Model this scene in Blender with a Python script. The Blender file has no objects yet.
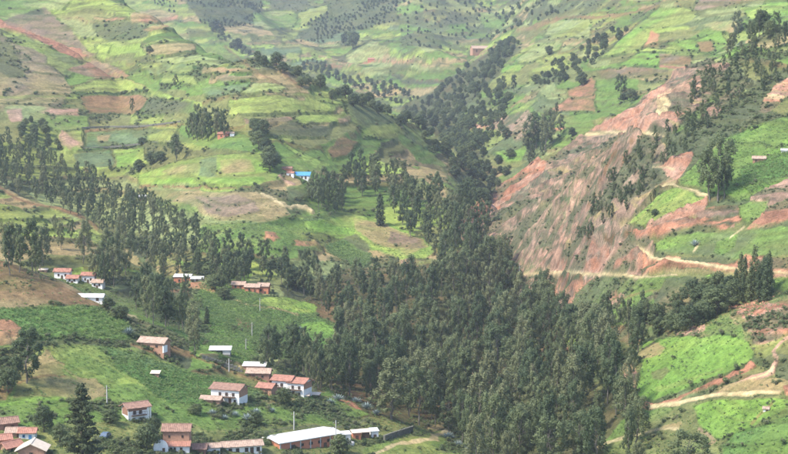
import bpy, bmesh, math, random
import numpy as np
from mathutils import Vector, Matrix

# ------------------------------------------------------------------ camera, light, sky
SC = bpy.context.scene
COL = SC.collection
F = 1580.0                      # focal length in photo pixels (photo 788 wide)
PITCH = -5.5
cam_d = bpy.data.cameras.new("camera")
cam = bpy.data.objects.new("camera", cam_d)
COL.objects.link(cam)
SC.camera = cam
cam.location = (0, 0, 0)
cam.rotation_euler = (math.radians(90 + PITCH), 0, 0)
cam_d.sensor_width = 36.0
cam_d.lens = 36.0 * F / 788.0
cam_d.clip_start = 1.0
cam_d.clip_end = 12000.0
SC.render.resolution_x = 1024
SC.render.resolution_y = 590

SUN_EL, SUN_AZ = 50.0, -122.0    # azimuth measured from +Y towards +X: light from the left and behind the camera
world = bpy.data.worlds.new("World")
SC.world = world
world.use_nodes = True
wn = world.node_tree
bg = wn.nodes["Background"]
sky = wn.nodes.new("ShaderNodeTexSky")
sky.sky_type = 'NISHITA'
sky.sun_disc = False
sky.sun_elevation = math.radians(SUN_EL)
sky.sun_rotation = math.radians(SUN_AZ)
sky.air_density = 1.0
sky.dust_density = 8.0
sky.altitude = 2500
wn.links.new(sky.outputs[0], bg.inputs[0])
bg.inputs[1].default_value = 0.11
sun_d = bpy.data.lights.new("sun", 'SUN')
sun_d.energy = 1.5
sun_d.angle = math.radians(12)
sun_d.color = (1.0, 0.93, 0.82)
sun = bpy.data.objects.new("sun", sun_d)
COL.objects.link(sun)
_e, _a = math.radians(SUN_EL), math.radians(SUN_AZ)
sdir = Vector((math.sin(_a) * math.cos(_e), math.cos(_a) * math.cos(_e), math.sin(_e)))
sun.rotation_euler = sdir.to_track_quat('Z', 'Y').to_euler()
SC.view_settings.view_transform = 'Standard'
SC.view_settings.look = 'None'
SC.view_settings.gamma = 1
SC.view_settings.exposure = 1.97
random.seed(7)
RNG = np.random.default_rng(7)

# ------------------------------------------------------------------ noise
def _hash(ix, iy, s):
    h = (ix.astype(np.int64) * 374761393 + iy.astype(np.int64) * 668265263 + s * 1274126177) & 0xFFFFFFFF
    h = ((h ^ (h >> 13)) * 1274126177) & 0xFFFFFFFF
    return ((h ^ (h >> 16)) & 0xFFFFFF).astype(np.float32) / np.float32(0xFFFFFF)
def vnoise(x, y, s=0):
    ix = np.floor(x); iy = np.floor(y)
    fx = (x - ix); fy = (y - iy)
    fx = fx * fx * (3 - 2 * fx); fy = fy * fy * (3 - 2 * fy)
    a = _hash(ix, iy, s); b = _hash(ix + 1, iy, s); c = _hash(ix, iy + 1, s); d = _hash(ix + 1, iy + 1, s)
    return (a + (b - a) * fx) * (1 - fy) + (c + (d - c) * fx) * fy
def fbm(x, y, s=0, o=4):
    t = 0; a = 0.5; n = 0
    for k in range(o):
        t = t + a * vnoise(x, y, s + k * 17); n += a
        x, y = x * 1.93 + y * .31 + 11.3, y * 1.93 - x * .31 + 7.7; a *= .5
    return t / n                                          # 0..1
def sstep(a, b, v):
    t = np.clip((v - a) / (b - a), 0, 1)
    return t * t * (3 - 2 * t)

# ------------------------------------------------------------------ photo pixel <-> direction
cp, sp = math.cos(math.radians(PITCH)), math.sin(math.radians(PITCH))
def pix_dir(px, py):
    u = (px - 394.0) / F; v = (227.0 - py) / F            # camera x right, up v, forward 1
    return u, cp - v * sp, sp + v * cp                    # world x, y, z
def pix_t(px, py):                                        # azimuth and rise per metre of ground distance
    x, y, z = pix_dir(px, py)
    return math.atan2(x, y), z / math.hypot(x, y)
def to_pix(x, y, z):
    fw = y * cp + z * sp; up = -y * sp + z * cp
    return 394.0 + F * x / fw, 227.0 - F * up / fw

# ------------------------------------------------------------------ hills: control chains (px, py, distance) then (px, py, slope)
LAY = {}
def layer(name, cols, crest=True, back=.38, side=True):
    pts = []
    chains = [list(c) for c in cols]
    chains.sort(key=lambda c: c[0][0])
    if side:
        a = [(p[0] - 170,) + tuple(p[1:]) for p in chains[0]]
        b = [(p[0] + 170,) + tuple(p[1:]) for p in chains[-1]]
        if chains[0][0][0] <= 5: chains.insert(0, a)
        if chains[-1][0][0] >= 785: chains.append(b)
    K = 6 if crest else 9
    rs = []
    for c in chains:
        d = c[0][2]; z = None; q = []
        for k, (px, py, v) in enumerate(c):
            az, t = pix_t(px, py)
            if k == 0 or v > 5: d = float(v)
            else: d = (z - v * d) / (t - v)
            z = d * t
            q.append((px, py, math.log(d)))
        q = np.array(q)
        L = np.concatenate([[0], np.cumsum(np.abs(np.diff(q[:, 1])) + .3 * np.abs(np.diff(q[:, 0])))])
        u = np.linspace(0, L[-1], K)
        rs.append(np.stack([np.interp(u, L, q[:, j]) for j in range(3)], 1))
    cols2 = [rs[0]]
    for a, b in zip(rs[:-1], rs[1:]):
        m = max(1, int(round(np.hypot(*(b - a)[:, :2].T)  .mean() / 30.0))) if crest else 1
        for j in range(1, m + 1): cols2.append(a + (b - a) * j / m)
    for c in cols2:
        for px, py, ld in c:
            az, t = pix_t(px, py); d = math.exp(ld); z = d * t
            pts.append((d * math.sin(az), d * math.cos(az), z))
        if crest:
            for e in (.06, .18, .36):
                r = d * (1 + e)
                pts.append((r * math.sin(az), r * math.cos(az), z - d * e * back))
    P = np.array(pts, float)
    P = P[np.unique(np.round(P[:, :2] / 12), axis=0, return_index=True)[1]]
    n = len(P); S = 100.0
    X = P[:, :2] / S
    D = np.hypot(X[:, None, 0] - X[None, :, 0], X[:, None, 1] - X[None, :, 1])
    K = np.where(D > 0, D * D * np.log(D + 1e-9), 0) * 1.0 + np.eye(n) * .12
    A = np.zeros((n + 3, n + 3)); A[:n, :n] = K; A[:n, n] = 1; A[:n, n + 1:] = X; A[n, :n] = 1; A[n + 1:, :n] = X.T
    w = np.linalg.solve(A, np.concatenate([P[:, 2], np.zeros(3)]))
    LAY[name] = (X, w, P)
def eval_layer(name, x, y):
    X, w, P = LAY[name]; S = 100.0
    xs = x / S; ys = y / S
    z = w[-3] + w[-2] * xs + w[-1] * ys
    dm = np.full(x.shape, 1e9)
    for k in range(len(X)):
        d2 = (xs - X[k, 0]) ** 2 + (ys - X[k, 1]) ** 2
        z = z + w[k] * .5 * d2 * np.log(d2 + 1e-12)
        dm = np.minimum(dm, d2)
    dm = np.sqrt(dm) * S
    r = np.hypot(x, y)
    R = 40 + .13 * r
    z = np.clip(z, P[:, 2].min() - 30, P[:, 2].max() + 25)
    return z - .5 * np.maximum(0, dm - R)

# valley floor and near ground
layer('floor', [
    [(430, 454, 420), (450, 380, 520), (450, 300, 690), (460, 240, 860), (475, 200, 1000), (450, 160, 1250), (430, 128, 1450), (405, 107, 1650)],
    [(560, 454, 400), (600, 390, 455), (560, 315, 600), (520, 290, 685), (480, 260, 780)],
    [(330, 454, 385), (340, 380, 500), (330, 330, 600)],
], crest=False)
# right near spur carrying the bright field
layer('spur_h', [
    [(788, 454, 330), (788, 400, .3), (788, 340, .3), (788, 292, .35)],
    [(740, 454, 340), (740, 400, .3), (740, 345, .3), (740, 302, .35)],
    [(700, 454, 350), (700, 400, .25), (700, 345, .3), (700, 322, .3)],
    [(645, 454, 365), (645, 402, .16), (645, 345, .28)],
], back=.15)
# right slope with the fields and the landslide
layer('slope_f', [
    [(788, 310, 418), (788, 230, .3), (788, 150, .3), (788, 90, .3), (788, 22, .3)],
    [(700, 335, 455), (700, 262, .38), (700, 215, .42), (700, 150, .33), (700, 62, .42)],
    [(645, 350, 440), (645, 290, .3), (645, 225, .42), (645, 160, .45), (645, 97, .45)],
    [(590, 330, 530), (590, 275, .35), (590, 200, .5), (590, 133, .55)],
    [(550, 312, 610), (550, 240, .5), (550, 155, .55)],
    [(510, 285, 690), (510, 230, .5), (510, 181, .55)],
    [(478, 258, 785), (478, 206, .5)],
    [(460, 235, 860), (458, 219, .35)],
], back=.45)
# fields behind the landslide
layer('slope_g', [
    [(788, 60, 900), (788, 0, .3), (788, -50, .35)],
    [(700, 75, 950), (700, 30, .3), (700, -40, .33)],
    [(640, 120, 930), (640, 70, .3), (652, 8, .32)],
    [(590, 140, 950), (590, 100, .3), (590, 60, .3)],
    [(540, 165, 960), (540, 120, .3), (540, 84, .28)],
    [(490, 195, 1000), (490, 150, .28), (500, 103, .28)],
    [(455, 170, 1200), (462, 125, .25), (465, 116, .2)],
], back=.3)
layer('slope_g2', [
    [(430, 125, 1480), (450, 85, .25), (490, 52, .25), (510, 36, .2)],
    [(500, 100, 1260), (500, 70, .22), (540, 30, .25), (560, 10, .3), (560, -40, .3)],
    [(560, 80, 1200), (590, 35, .28), (610, 0, .3), (610, -50, .3)],
    [(640, 20, 1250), (660, -10, .3), (670, -60, .3)],
], back=.3)
# far valley head
layer('far_hill', [
    [(430, 120, 1560), (430, 75, .3), (430, 30, .3), (430, -50, .3)],
    [(370, 96, 1760), (370, 62, .25), (370, 25, .3), (370, -50, .33)],
    [(310, 76, 1880), (310, 45, .25), (310, 5, .25), (310, -50, .3)],
    [(250, 50, 1980), (250, 20, .25), (250, -50, .33)],
    [(180, 25, 2050), (180, -50, .4)],
    [(100, 20, 2100), (100, -50, .4)],
    [(480, 62, 1850), (480, 35, .2), (480, 5, .25), (480, -50, .3)],
    [(540, 28, 2000), (550, -10, .25), (560, -60, .3)],
    [(640, 20, 2100), (640, -60, .3)],
    [(788, 20, 2100), (788, -60, .3)],
])
# big left slope
layer('slope_b', [
    [(0, 45, 1150), (0, 10, .3), (0, -45, .3)],
    [(60, 66, 1100), (60, 14, .3), (60, -40, .3)],
    [(105, 100, 1000), (105, 58, .25), (105, 10, .3), (105, -38, .3)],
    [(140, 150, 870), (140, 80, .28), (140, -12, .3)],
    [(200, 290, 620), (200, 250, .2), (200, 200, .25), (200, 150, .3), (198, 90, .3), (194, 14, .33)],
    [(250, 345, 525), (250, 300, .14), (250, 250, .22), (250, 190, .27), (250, 120, .3), (247, 50, .33)],
    [(300, 340, 560), (300, 300, .14), (300, 240, .24), (300, 190, .28), (300, 130, .3), (300, 72, .32)],
    [(350, 325, 600), (350, 262, .2), (347, 215, .24), (350, 165, .28), (350, 92, .32)],
    [(400, 310, 650), (400, 260, .2), (395, 230, .2), (400, 205, .15), (400, 160, .3), (400, 110, .32)],
    [(430, 285, 710), (430, 215, .15), (430, 180, .28), (430, 132, .32)],
    [(466, 235, 860), (464, 200, .22), (466, 166, .3)],
], back=.4)
# left spur in front of it
layer('spur_a', [
    [(0, 215, 740), (0, 150, .22), (0, 100, .3), (0, 60, .33), (0, 24, .33)],
    [(75, 235, 730), (75, 200, .12), (75, 160, .25), (75, 110, .33), (75, 51, .36)],
    [(125, 260, 700), (125, 200, .15), (125, 150, .27), (125, 79, .33)],
    [(165, 280, 650), (165, 210, .18), (165, 150, .28), (165, 96, .32)],
], back=.25)
# terraced spur
layer('spur_c', [
    [(0, 285, 540), (0, 245, .25), (0, 188, .3)],
    [(40, 300, 525), (40, 262, .22), (40, 205, .3)],
    [(85, 305, 520), (85, 270, .2), (88, 227, .28)],
    [(125, 312, 515), (125, 280, .15), (126, 248, .25)],
    [(165, 325, 505), (165, 300, .12), (165, 275, .15)],
], back=.35)
# near left hill with the village
layer('spur_d', [
    [(0, 454, 350), (0, 400, .15), (0, 340, .33), (0, 254, .35)],
    [(60, 454, 352), (60, 405, .12), (60, 345, .3), (60, 286, .33)],
    [(110, 454, 356), (110, 410, .1), (110, 350, .28), (110, 306, .3)],
    [(150, 454, 360), (150, 415, .1), (150, 360, .25), (155, 324, .28)],
    [(200, 454, 366), (200, 408, .1), (200, 370, .22), (200, 345, .22)],
    [(260, 454, 372), (260, 410, .1), (260, 372, .18), (265, 358, .12)],
    [(330, 454, 384), (330, 415, .1), (330, 392, .15)],
    [(400, 454, 395), (400, 440, .05), (390, 412, .06)],
    [(450, 454, 405), (450, 436, .05)],
], back=.2)

# ------------------------------------------------------------------ polar grid round the viewpoint: finer where slopes face it
tc = np.radians(np.linspace(-24.5, 24.5, 190)); rc = np.exp(np.linspace(math.log(35), math.log(2800), 330))
_T, _R = np.meshgrid(tc, rc, indexing='ij')
COARSE = {n: eval_layer(n, _R * np.sin(_T), _R * np.cos(_T)) for n in LAY}
def sample_coarse(g, x, y):
    a = (np.arctan2(x, y) - tc[0]) / (tc[1] - tc[0]); b = (np.log(np.hypot(x, y)) - math.log(35)) / (math.log(2800 / 35) / (len(rc) - 1))
    a = np.clip(a, 0, len(tc) - 1.001); b = np.clip(b, 0, len(rc) - 1.001)
    i = a.astype(int); j = b.astype(int); fa = a - i; fb = b - j
    return (g[i, j] * (1 - fa) + g[i + 1, j] * fa) * (1 - fb) + (g[i, j + 1] * (1 - fa) + g[i + 1, j + 1] * fa) * fb
def height_raw(x, y):
    zs = None
    for n in LAY:
        z = sample_coarse(COARSE[n], x, y)
        if zs is None: zs = z
        else:
            k = 3.0 + np.hypot(x, y) * .002
            h = np.clip(.5 + .5 * (z - zs) / k, 0, 1)
            zs = zs * (1 - h) + z * h + k * h * (1 - h) * .25
    zs = np.where(zs < -118, -118, zs)
    r = np.hypot(x, y)
    near = -60 - 30 * (r / 320)
    m = sstep(290, 345, r)
    zs = near * (1 - m) + zs * m
    # broad relief and ravines
    rel = (fbm(x / 90 + 3, y / 90, 5, 4) - .5) * (3.5 + r * .0025)
    rel += (fbm(x / 22, y / 22 + 9, 8, 3) - .5) * (1.2 + r * .0022)
    big = 1 - np.abs(2 * fbm(x / 150 + y / 420, y / 520 + 4, 12, 3) - 1) * 2.2
    rel += (big - .35) * 20 * sstep(1500, 1750, r)
    return zs + rel * sstep(300, 420, r)
r0 = np.exp(np.linspace(math.log(300), math.log(2750), 700))
th0 = np.radians(np.linspace(-15, 15, 60))
T0, R0 = np.meshgrid(th0, r0, indexing='ij')
Z0 = height_raw(R0 * np.sin(T0), R0 * np.cos(T0))
E0 = Z0 / R0
vis = np.maximum.accumulate(E0, axis=1)
gain = np.mean(np.diff(vis, axis=1), axis=0)
gain = gain + .15 * gain.mean() + 0.06 * np.diff(r0) / np.diff(r0).sum() * gain.sum()
cum = np.concatenate([[0], np.cumsum(gain)]); cum /= cum[-1]
NR, NT = 1500, 640
rr = np.interp(np.linspace(0, 1, NR), cum, r0)
rr = np.concatenate([np.linspace(40, 298, 24), rr])
th = np.radians(np.concatenate([np.linspace(-24, -15.3, 24)[:-1], np.linspace(-15.3, 15.3, NT), np.linspace(15.3, 24, 24)[1:]]))
TT, RR = np.meshgrid(th, rr, indexing='ij')
X = RR * np.sin(TT); Y = RR * np.cos(TT)
# evaluate on a coarser lattice for the smooth layers is not needed: exact evaluation
Z = height_raw(X, Y)
PX, PY = to_pix(X, Y, Z)

# ------------------------------------------------------------------ painting helpers: masks over the land
def inpoly(poly, px, py):
    inside = np.zeros(px.shape, bool)
    n = len(poly)
    for i in range(n):
        x1, y1 = poly[i]; x2, y2 = poly[(i + 1) % n]
        if y1 == y2: continue
        c = ((y1 > py) != (y2 > py))
        xi = (x2 - x1) * (py - y1) / (y2 - y1) + x1
        inside ^= c & (px < xi)
    return inside
def segdist(poly, px, py, closed=True):
    d = np.full(px.shape, 1e9)
    n = len(poly)
    for i in range(n if closed else n - 1):
        x1, y1 = poly[i]; x2, y2 = poly[(i + 1) % n]
        dx, dy = x2 - x1, y2 - y1
        L = dx * dx + dy * dy + 1e-9
        t = np.clip(((px - x1) * dx + (py - y1) * dy) / L, 0, 1)
        d = np.minimum(d, np.hypot(px - x1 - t * dx, py - y1 - t * dy))
    return d
WX = (fbm(X / 14, Y / 14, 31, 3) - .5); WY = (fbm(X / 14 + 50, Y / 14, 32, 3) - .5)
warpx = WX * 15 + (fbm(X / 3.5, Y / 3.5, 33, 2) - .5) * 3
warpy = WY * 10 + (fbm(X / 3.5, Y / 3.5 + 40, 34, 2) - .5) * 2
scale = np.clip(600 / RR, .45, 1.3)
QX = PX + warpx * scale * .8; QY = PY + warpy * scale * .8
FRAME = (PX > -60) & (PX < 850) & (PY > -40) & (PY < 500)
def sub(poly, pad, qx=None, qy=None):
    xs = [p[0] for p in poly]; ys = [p[1] for p in poly]
    qx = QX if qx is None else qx; qy = QY if qy is None else qy
    return np.nonzero((qx > min(xs) - pad) & (qx < max(xs) + pad) & (qy > min(ys) - pad) & (qy < max(ys) + pad))
# ------------------------------------------------------------------ land cover
def lin(c):
    c = np.array(c, float) / 255.0
    return np.where(c <= .04045, c / 12.92, ((c + .055) / 1.055) ** 2.4)
K_ALB = 0.58
C = {k: lin(v) * K_ALB for k, v in dict(
    bright=(136, 176, 84), green=(122, 152, 82), yg=(156, 170, 98), lime=(168, 190, 102), olive=(134, 138, 92),
    dark=(66, 92, 52), dull=(114, 128, 92), crop=(104, 142, 80), tan=(176, 158, 120), soil=(184, 136, 116), orange=(206, 148, 124),
    mauve=(150, 132, 118), path=(222, 202, 162), pink=(204, 166, 150), scrub=(104, 112, 86), mix=(146, 152, 100),
    pale=(164, 176, 122), brown=(150, 120, 92), grey=(120, 126, 104), forest=(90, 88, 62), blue=(118, 140, 106)).items()}
n1 = fbm(X / 60, Y / 60, 101, 4); n2 = fbm(X / 16, Y / 16, 102, 4); n3 = fbm(X / 4, Y / 4, 103, 3); n4 = fbm(X / 1.6, Y / 1.6, 104, 2)
COLR = np.zeros(X.shape + (3,)); COLR[:] = C['dull']
HEDGE = np.zeros(X.shape, np.float32)       # where low shrubs grow
ROCK = np.zeros(X.shape, np.float32)        # bare and broken ground
ROW = np.zeros(X.shape, np.float32)         # planted rows
CROP = np.zeros(X.shape, np.float32)        # leafy crops and rank grass
TER = np.zeros(X.shape, np.float32)         # terrace strength
SMO = np.ones(X.shape, np.float32); CLEAR = np.zeros(X.shape, bool)

def zone(poly, pal, step=5.0, length=38.0, terr=.6, seed=0, shrub=.1, edge=True, ang=0.0, rock=0.0):
    """patchwork of small terraced fields that follow the contours"""
    I = sub(poly, 4)
    ins = inpoly(poly, QX[I], QY[I])
    I = (I[0][ins], I[1][ins])
    x, y, z = X[I], Y[I], Z[I]
    ca, sa = math.cos(ang), math.sin(ang)
    u = x * ca + y * sa
    hz = z + (vnoise(x / 45, y / 45, seed + 3) - .5) * step * 2.2 + (vnoise(x / 14, y / 14, seed + 4) - .5) * step * .5
    # terraces of unequal height
    q = hz / step; q = q + .33 * np.sin(q * 1.7 + seed)
    row = np.floor(q); fr = q - row
    L = length * (.6 + 1.1 * _hash(row, row * 0 + seed, 5))
    uo = u / L + _hash(row, row * 0, seed + 6) * 7 + (vnoise(x / 20, y / 20, seed + 7) - .5) * .35
    cell = np.floor(uo); fu = uo - cell
    h = _hash(cell, row, seed + 8); h2 = _hash(cell, row, seed + 9)
    cs = np.array([C[p] for p in pal]); k = np.minimum((h * len(pal)).astype(int), len(pal) - 1)
    c = cs[k] * (.86 + .28 * h2)[:, None]
    ris = sstep(.80, .88, fr) * (1 - sstep(.97, 1.0, fr) * .5) * (_hash(cell, row, seed + 12) > .25)
    sid = (1 - sstep(.0, 2.0 / length, fu)) * (_hash(cell, row, seed + 13) > .45)
    e = np.clip(np.maximum(ris, sid) * (n2[I] > .36), 0, 1) * (1 if edge else 0)
    kinds = np.where(h2[:, None] > .6, C['dark'], np.where(h[:, None] > .4, C['scrub'], C['brown'] * .8))
    c = c * (1 - .6 * e[:, None]) + kinds * .6 * e[:, None]
    # blotches of shrubs
    bl = sstep(.60 - shrub, .68 - shrub, n2[I] * .65 + n1[I] * .35)
    c = c * (1 - .75 * bl[:, None]) + (C['scrub'] * .85) * .75 * bl[:, None]
    COLR[I] = c
    HEDGE[I] = np.maximum(e * .5, bl * .9)
    TER[I] = terr * ris_profile(fr) * step * (1 - bl * .5)
    ROCK[I] = rock
    ROW[I] = 0
def ris_profile(f):
    # bench: flat over most of the step, steep at the bank
    return sstep(.72, 1.0, f) - f

def field(poly, c, edge=.7, row=0.0, pad=2, var=.25, c2=None, shrub=0.0, rock=0.0, w=1.3, keep=False, calm=False):
    I = sub(poly, 6)
    qx, qy = QX[I], QY[I]
    ins = inpoly(poly, qx, qy)
    d = segdist(poly, qx, qy)
    soft = np.where(ins, sstep(.0, 1.8, d), 0) * .88
    base = C[c] if isinstance(c, str) else c
    n = n2[I]; col = np.repeat(base[None, :], len(n), 0)
    if c2 is not None:
        m = sstep(.42, .62, n * .5 + n1[I] * .5)[:, None]
        col = col * (1 - m) + C[c2] * m
    col = col * (1 - var / 2 + var * n[:, None]) * (1 - var / 3 + var * .67 * n3[I][:, None])
    if shrub > 0:
        bl = sstep(.66 - shrub, .74 - shrub, n * .6 + n3[I] * .4)
        col = col * (1 - .7 * bl[:, None]) + C['scrub'] * .8 * .7 * bl[:, None]
        HEDGE[I] = np.where(ins, bl, HEDGE[I])
    else:
        HEDGE[I] = np.where(ins, 0, HEDGE[I])
    if not keep: TER[I] = np.where(ins, TER[I] * .25, TER[I])
    s = soft[:, None]
    COLR[I] = COLR[I] * (1 - s) + col * s
    if edge > 0:
        e = (1 - sstep(w * .4, w * .9, d)) * edge * .8 * (n > .38)
        COLR[I] = COLR[I] * (1 - e[:, None]) + C['dark'] * e[:, None]
        HEDGE[I] = np.maximum(HEDGE[I], e * .9)
    ROW[I] = np.where(ins, row, ROW[I])
    ROCK[I] = np.where(ins, rock, ROCK[I])
    CROP[I] = np.where(ins, {'crop': 1.0, 'bright': .10, 'green': .16, 'yg': .08, 'blue': .5, 'mix': .16}.get(c if isinstance(c, str) else '', .03), CROP[I])
    if calm: SMO[I] = np.where(ins, .25, SMO[I])

def stroke(pts, w, c, amt=1.0, rock=0.0, shrub=0.0, rough=.5, warp=True, flat=True):
    qx0, qy0 = (QX, QY) if warp else (PX + (QX - PX) * .35, PY + (QY - PY) * .35)
    I = sub(pts, w + 5, qx0, qy0)
    d = segdist(pts, qx0[I], qy0[I], closed=False)
    ww = w * .5 * (1 + rough * (n2[I] - .5) * 2)
    s = (1 - sstep(ww * .75, ww + .4, d)) * amt
    if shrub: s = s * (n3[I] > .35)
    col = (C[c] if isinstance(c, str) else c) * (.85 + .3 * n3[I][:, None])
    COLR[I] = COLR[I] * (1 - s[:, None]) + col * s[:, None]
    HEDGE[I] = HEDGE[I] * (1 - s) + s * shrub
    if c == 'path': HEDGE[I] = np.where(d < w * .5 + 2.2, 0, HEDGE[I]); CLEAR[I] |= d < w * .5 + 2.2; ROCK[I] = ROCK[I] * sstep(w * .5, w * .5 + 5, d)
    ROCK[I] = ROCK[I] * (1 - s) + s * rock
    TER[I] = TER[I] * (1 - s)
    ROW[I] = ROW[I] * (1 - s)

def scar(poly, cols, seed=0, ang=.8, green=.25, grain=1.0, dirv=None):
    """bare eroded ground: streaks of soil and rock that run down the fall line"""
    I = sub(poly, 6)
    qx, qy = QX[I], QY[I]
    ins = inpoly(poly, qx + (n3[I] - .5) * 5, qy + (n2[I] - .5) * 8)
    I = (I[0][ins], I[1][ins])
    x, y, z = X[I], Y[I], Z[I]
    ca, sa = math.cos(ang), math.sin(ang)
    u = x * ca + y * sa; v = z
    st = fbm(u / (6 * grain) + v / (12 * grain), v / (6 * grain), seed + 1, 5)          # long streaks
    st2 = fbm(u / (1.6 * grain), v / (2.2 * grain), seed + 2, 3)
    t = np.clip((st * .65 + st2 * .35 - .3) / .4, 0, .999) * len(cols)
    k = t.astype(int); f = (t - k)[:, None]
    cs = np.array([C[c] for c in cols] + [C[cols[-1]]])
    col = cs[k] * (1 - f) + cs[k + 1] * f
    col = col * (.60 + .80 * st2[:, None])
    g = sstep(.62 - green, .70 - green, fbm(u / 9 + 5, v / 13, seed + 4, 4))
    col = col * (1 - .8 * g[:, None]) + C['scrub'] * .8 * g[:, None]
    COLR[I] = col; ROCK[I] = 1 - .6 * g; HEDGE[I] = g * .55; TER[I] = 0; ROW[I] = 0

P = lambda s: [tuple(float(v) for v in q.split(',')) for q in s.split()]
FULL = P('-90,-60 880,-60 880,520 -90,520')
zone(FULL, ['dull', 'olive', 'pale', 'green', 'scrub'], seed=1, shrub=.06)
# ---- valley head
zone(P('150,-30 560,-30 520,40 440,110 400,110 300,72 240,40 150,20'), ['pale', 'green', 'yg', 'scrub', 'blue', 'mix', 'green', 'tan', 'lime'], step=7, length=60, seed=2, shrub=.07, ang=.3)
field(P('148,-20 265,-20 262,8 250,24 228,27 205,22 165,8'), 'scrub', c2='dark', shrub=.3, edge=0)
field(P('255,-20 300,-20 312,8 296,13 272,10'), 'scrub', c2='grey', shrub=.3, edge=0)
field(P('330,-20 398,-20 402,18 384,24 350,32 325,40 300,40 298,32 318,18'), 'scrub', c2='dark', shrub=.3, edge=0)
zone(P('400,-20 468,-20 478,12 472,34 450,44 430,52 402,40 396,12'), ['dull', 'scrub', 'pale', 'green', 'mix'], step=8, length=40, seed=77, shrub=.10, ang=.3)
field(P('252,12 276,10 300,14 292,28 270,30 252,26'), 'pale', c2='green')
field(P('298,12 330,4 322,18 300,28'), 'pale', c2='yg')
field(P('280,34 300,30 296,40 282,42'), 'yg'); field(P('285,53 302,51 300,59 286,60'), 'yg')
field(P('378,33 393,31 393,40 378,41'), 'yg'); field(P('318,44 342,42 340,47 320,48'), 'pale')
field(P('362,72 392,69 390,76 364,76'), 'pale'); field(P('370,84 386,80 384,90 374,92'), 'bright')
field(P('478,12 505,9 514,24 502,30 484,27'), 'pale', c2='green'); field(P('406,68 424,70 412,77 402,80'), 'yg')
field(P('345,55 372,40 388,45 392,58 366,62 348,66'), 'tan', c2='pale')
stroke(P('362,63 385,61 412,61'), 2.0, 'soil', .7); stroke(P('368,61 374,61'), 4, 'soil', .8)
stroke(P('394,5 412,2'), 3, 'tan'); stroke(P('325,66 350,64'), 3, 'soil', .6)
# ---- right far slopes
zone(P('440,120 480,60 520,30 640,-30 790,-60 880,-60 880,80 740,40 700,62 640,96 590,133 540,160 480,204 460,190 450,150'), ['green', 'yg', 'pale', 'olive', 'mix', 'green', 'dull', 'tan'], step=6, length=70, seed=3, shrub=.03, ang=-.6)
zone(P('520,28 660,-20 640,-30 540,-30 500,10'), ['dull', 'pale', 'scrub', 'tan', 'green'], step=6, seed=23, shrub=.12, ang=-.6)
field(P('549,20 591,18 591,40 560,38 545,36'), 'yg', c2='pale'); field(P('553,38 590,38 575,47 555,46'), 'pale', c2='tan')
field(P('514,60 534,46 562,42 560,50 545,56 530,62'), 'pale', c2='green'); field(P('505,41 522,42 512,50 500,50'), 'yg')
field(P('500,68 520,62 545,62 528,72 530,82 505,90 485,90'), 'olive', c2='yg'); field(P('498,64 525,63 520,71 500,73'), 'bright', c2='yg')
field(P('444,92 462,86 466,88 452,98 444,98'), 'yg')
stroke(P('518,30 532,27 545,23 556,19'), 5, 'brown', .7); stroke(P('554,19 575,16 600,17 625,14 660,6'), 3, 'brown', .8)
stroke(P('510,98 540,85 560,72 590,55 612,38 640,22'), 2, 'tan', .5)
field(P('511,96 530,92 560,76 546,76'), 'dull'); field(P('508,112 530,100 545,92 525,112'), 'yg', c2='lime')
field(P('545,112 562,100 585,84 596,84 596,112'), 'brown', c2='soil'); field(P('566,92 592,76 596,82 592,96 572,98'), 'soil', c2='brown')
field(P('596,60 640,22 660,6 700,8 692,22 655,30 640,50'), 'yg', c2='bright'); field(P('604,56 650,47 700,52 708,55 690,52 650,52'), 'lime')
field(P('616,64 640,52 664,52 660,66'), 'bright'); field(P('660,42 690,40 720,30 728,44 712,54 690,50'), 'green', c2='bright')
field(P('640,28 690,24 692,28 650,34'), 'lime'); field(P('692,10 700,-4 745,-6 742,5 714,8'), 'mauve', c2='brown')
field(P('648,28 660,34 660,42 644,47'), 'orange', c2='tan', edge=0); field(P('656,53 690,54 692,68 658,65'), 'brown', c2='mauve')
field(P('596,70 632,66 660,68 680,68 640,78 600,78'), 'mauve', c2='brown'); field(P('740,6 788,2 800,16 750,20'), 'bright', c2='lime')
field(P('700,24 740,18 734,34 712,30'), 'pale', c2='tan'); field(P('694,40 712,42 714,52 698,52'), 'brown')
stroke(P('660,66 690,69'), 3, 'soil'); field(P('594,90 620,92 622,100 596,100'), 'green'); field(P('640,92 668,86 640,104 628,106'), 'green')
field(P('482,125 500,115 530,108 535,118 545,130 520,140'), 'scrub', c2='pink', shrub=.1, edge=0); field(P('492,152 515,148 530,140 520,162 505,162'), 'bright', c2='lime')
field(P('550,122 590,112 596,128 560,140'), 'green', c2='olive')
stroke(P('552,130 563,129'), 3, 'orange'); stroke(P('475,125 480,128'), 4, 'pink'); stroke(P('485,127 492,128'), 4, 'orange', .7)
field(P('495,180 530,158 552,138 560,140 540,160 510,182'), 'dull', c2='green', edge=0)
field(P('396,118 404,102 430,92 460,70 486,52 508,38 520,42 500,76 478,92 464,112 472,140 490,160 500,186 486,206 464,200 448,172 428,150 418,130'), 'forest', c2='scrub', shrub=.2, edge=0)
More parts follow.
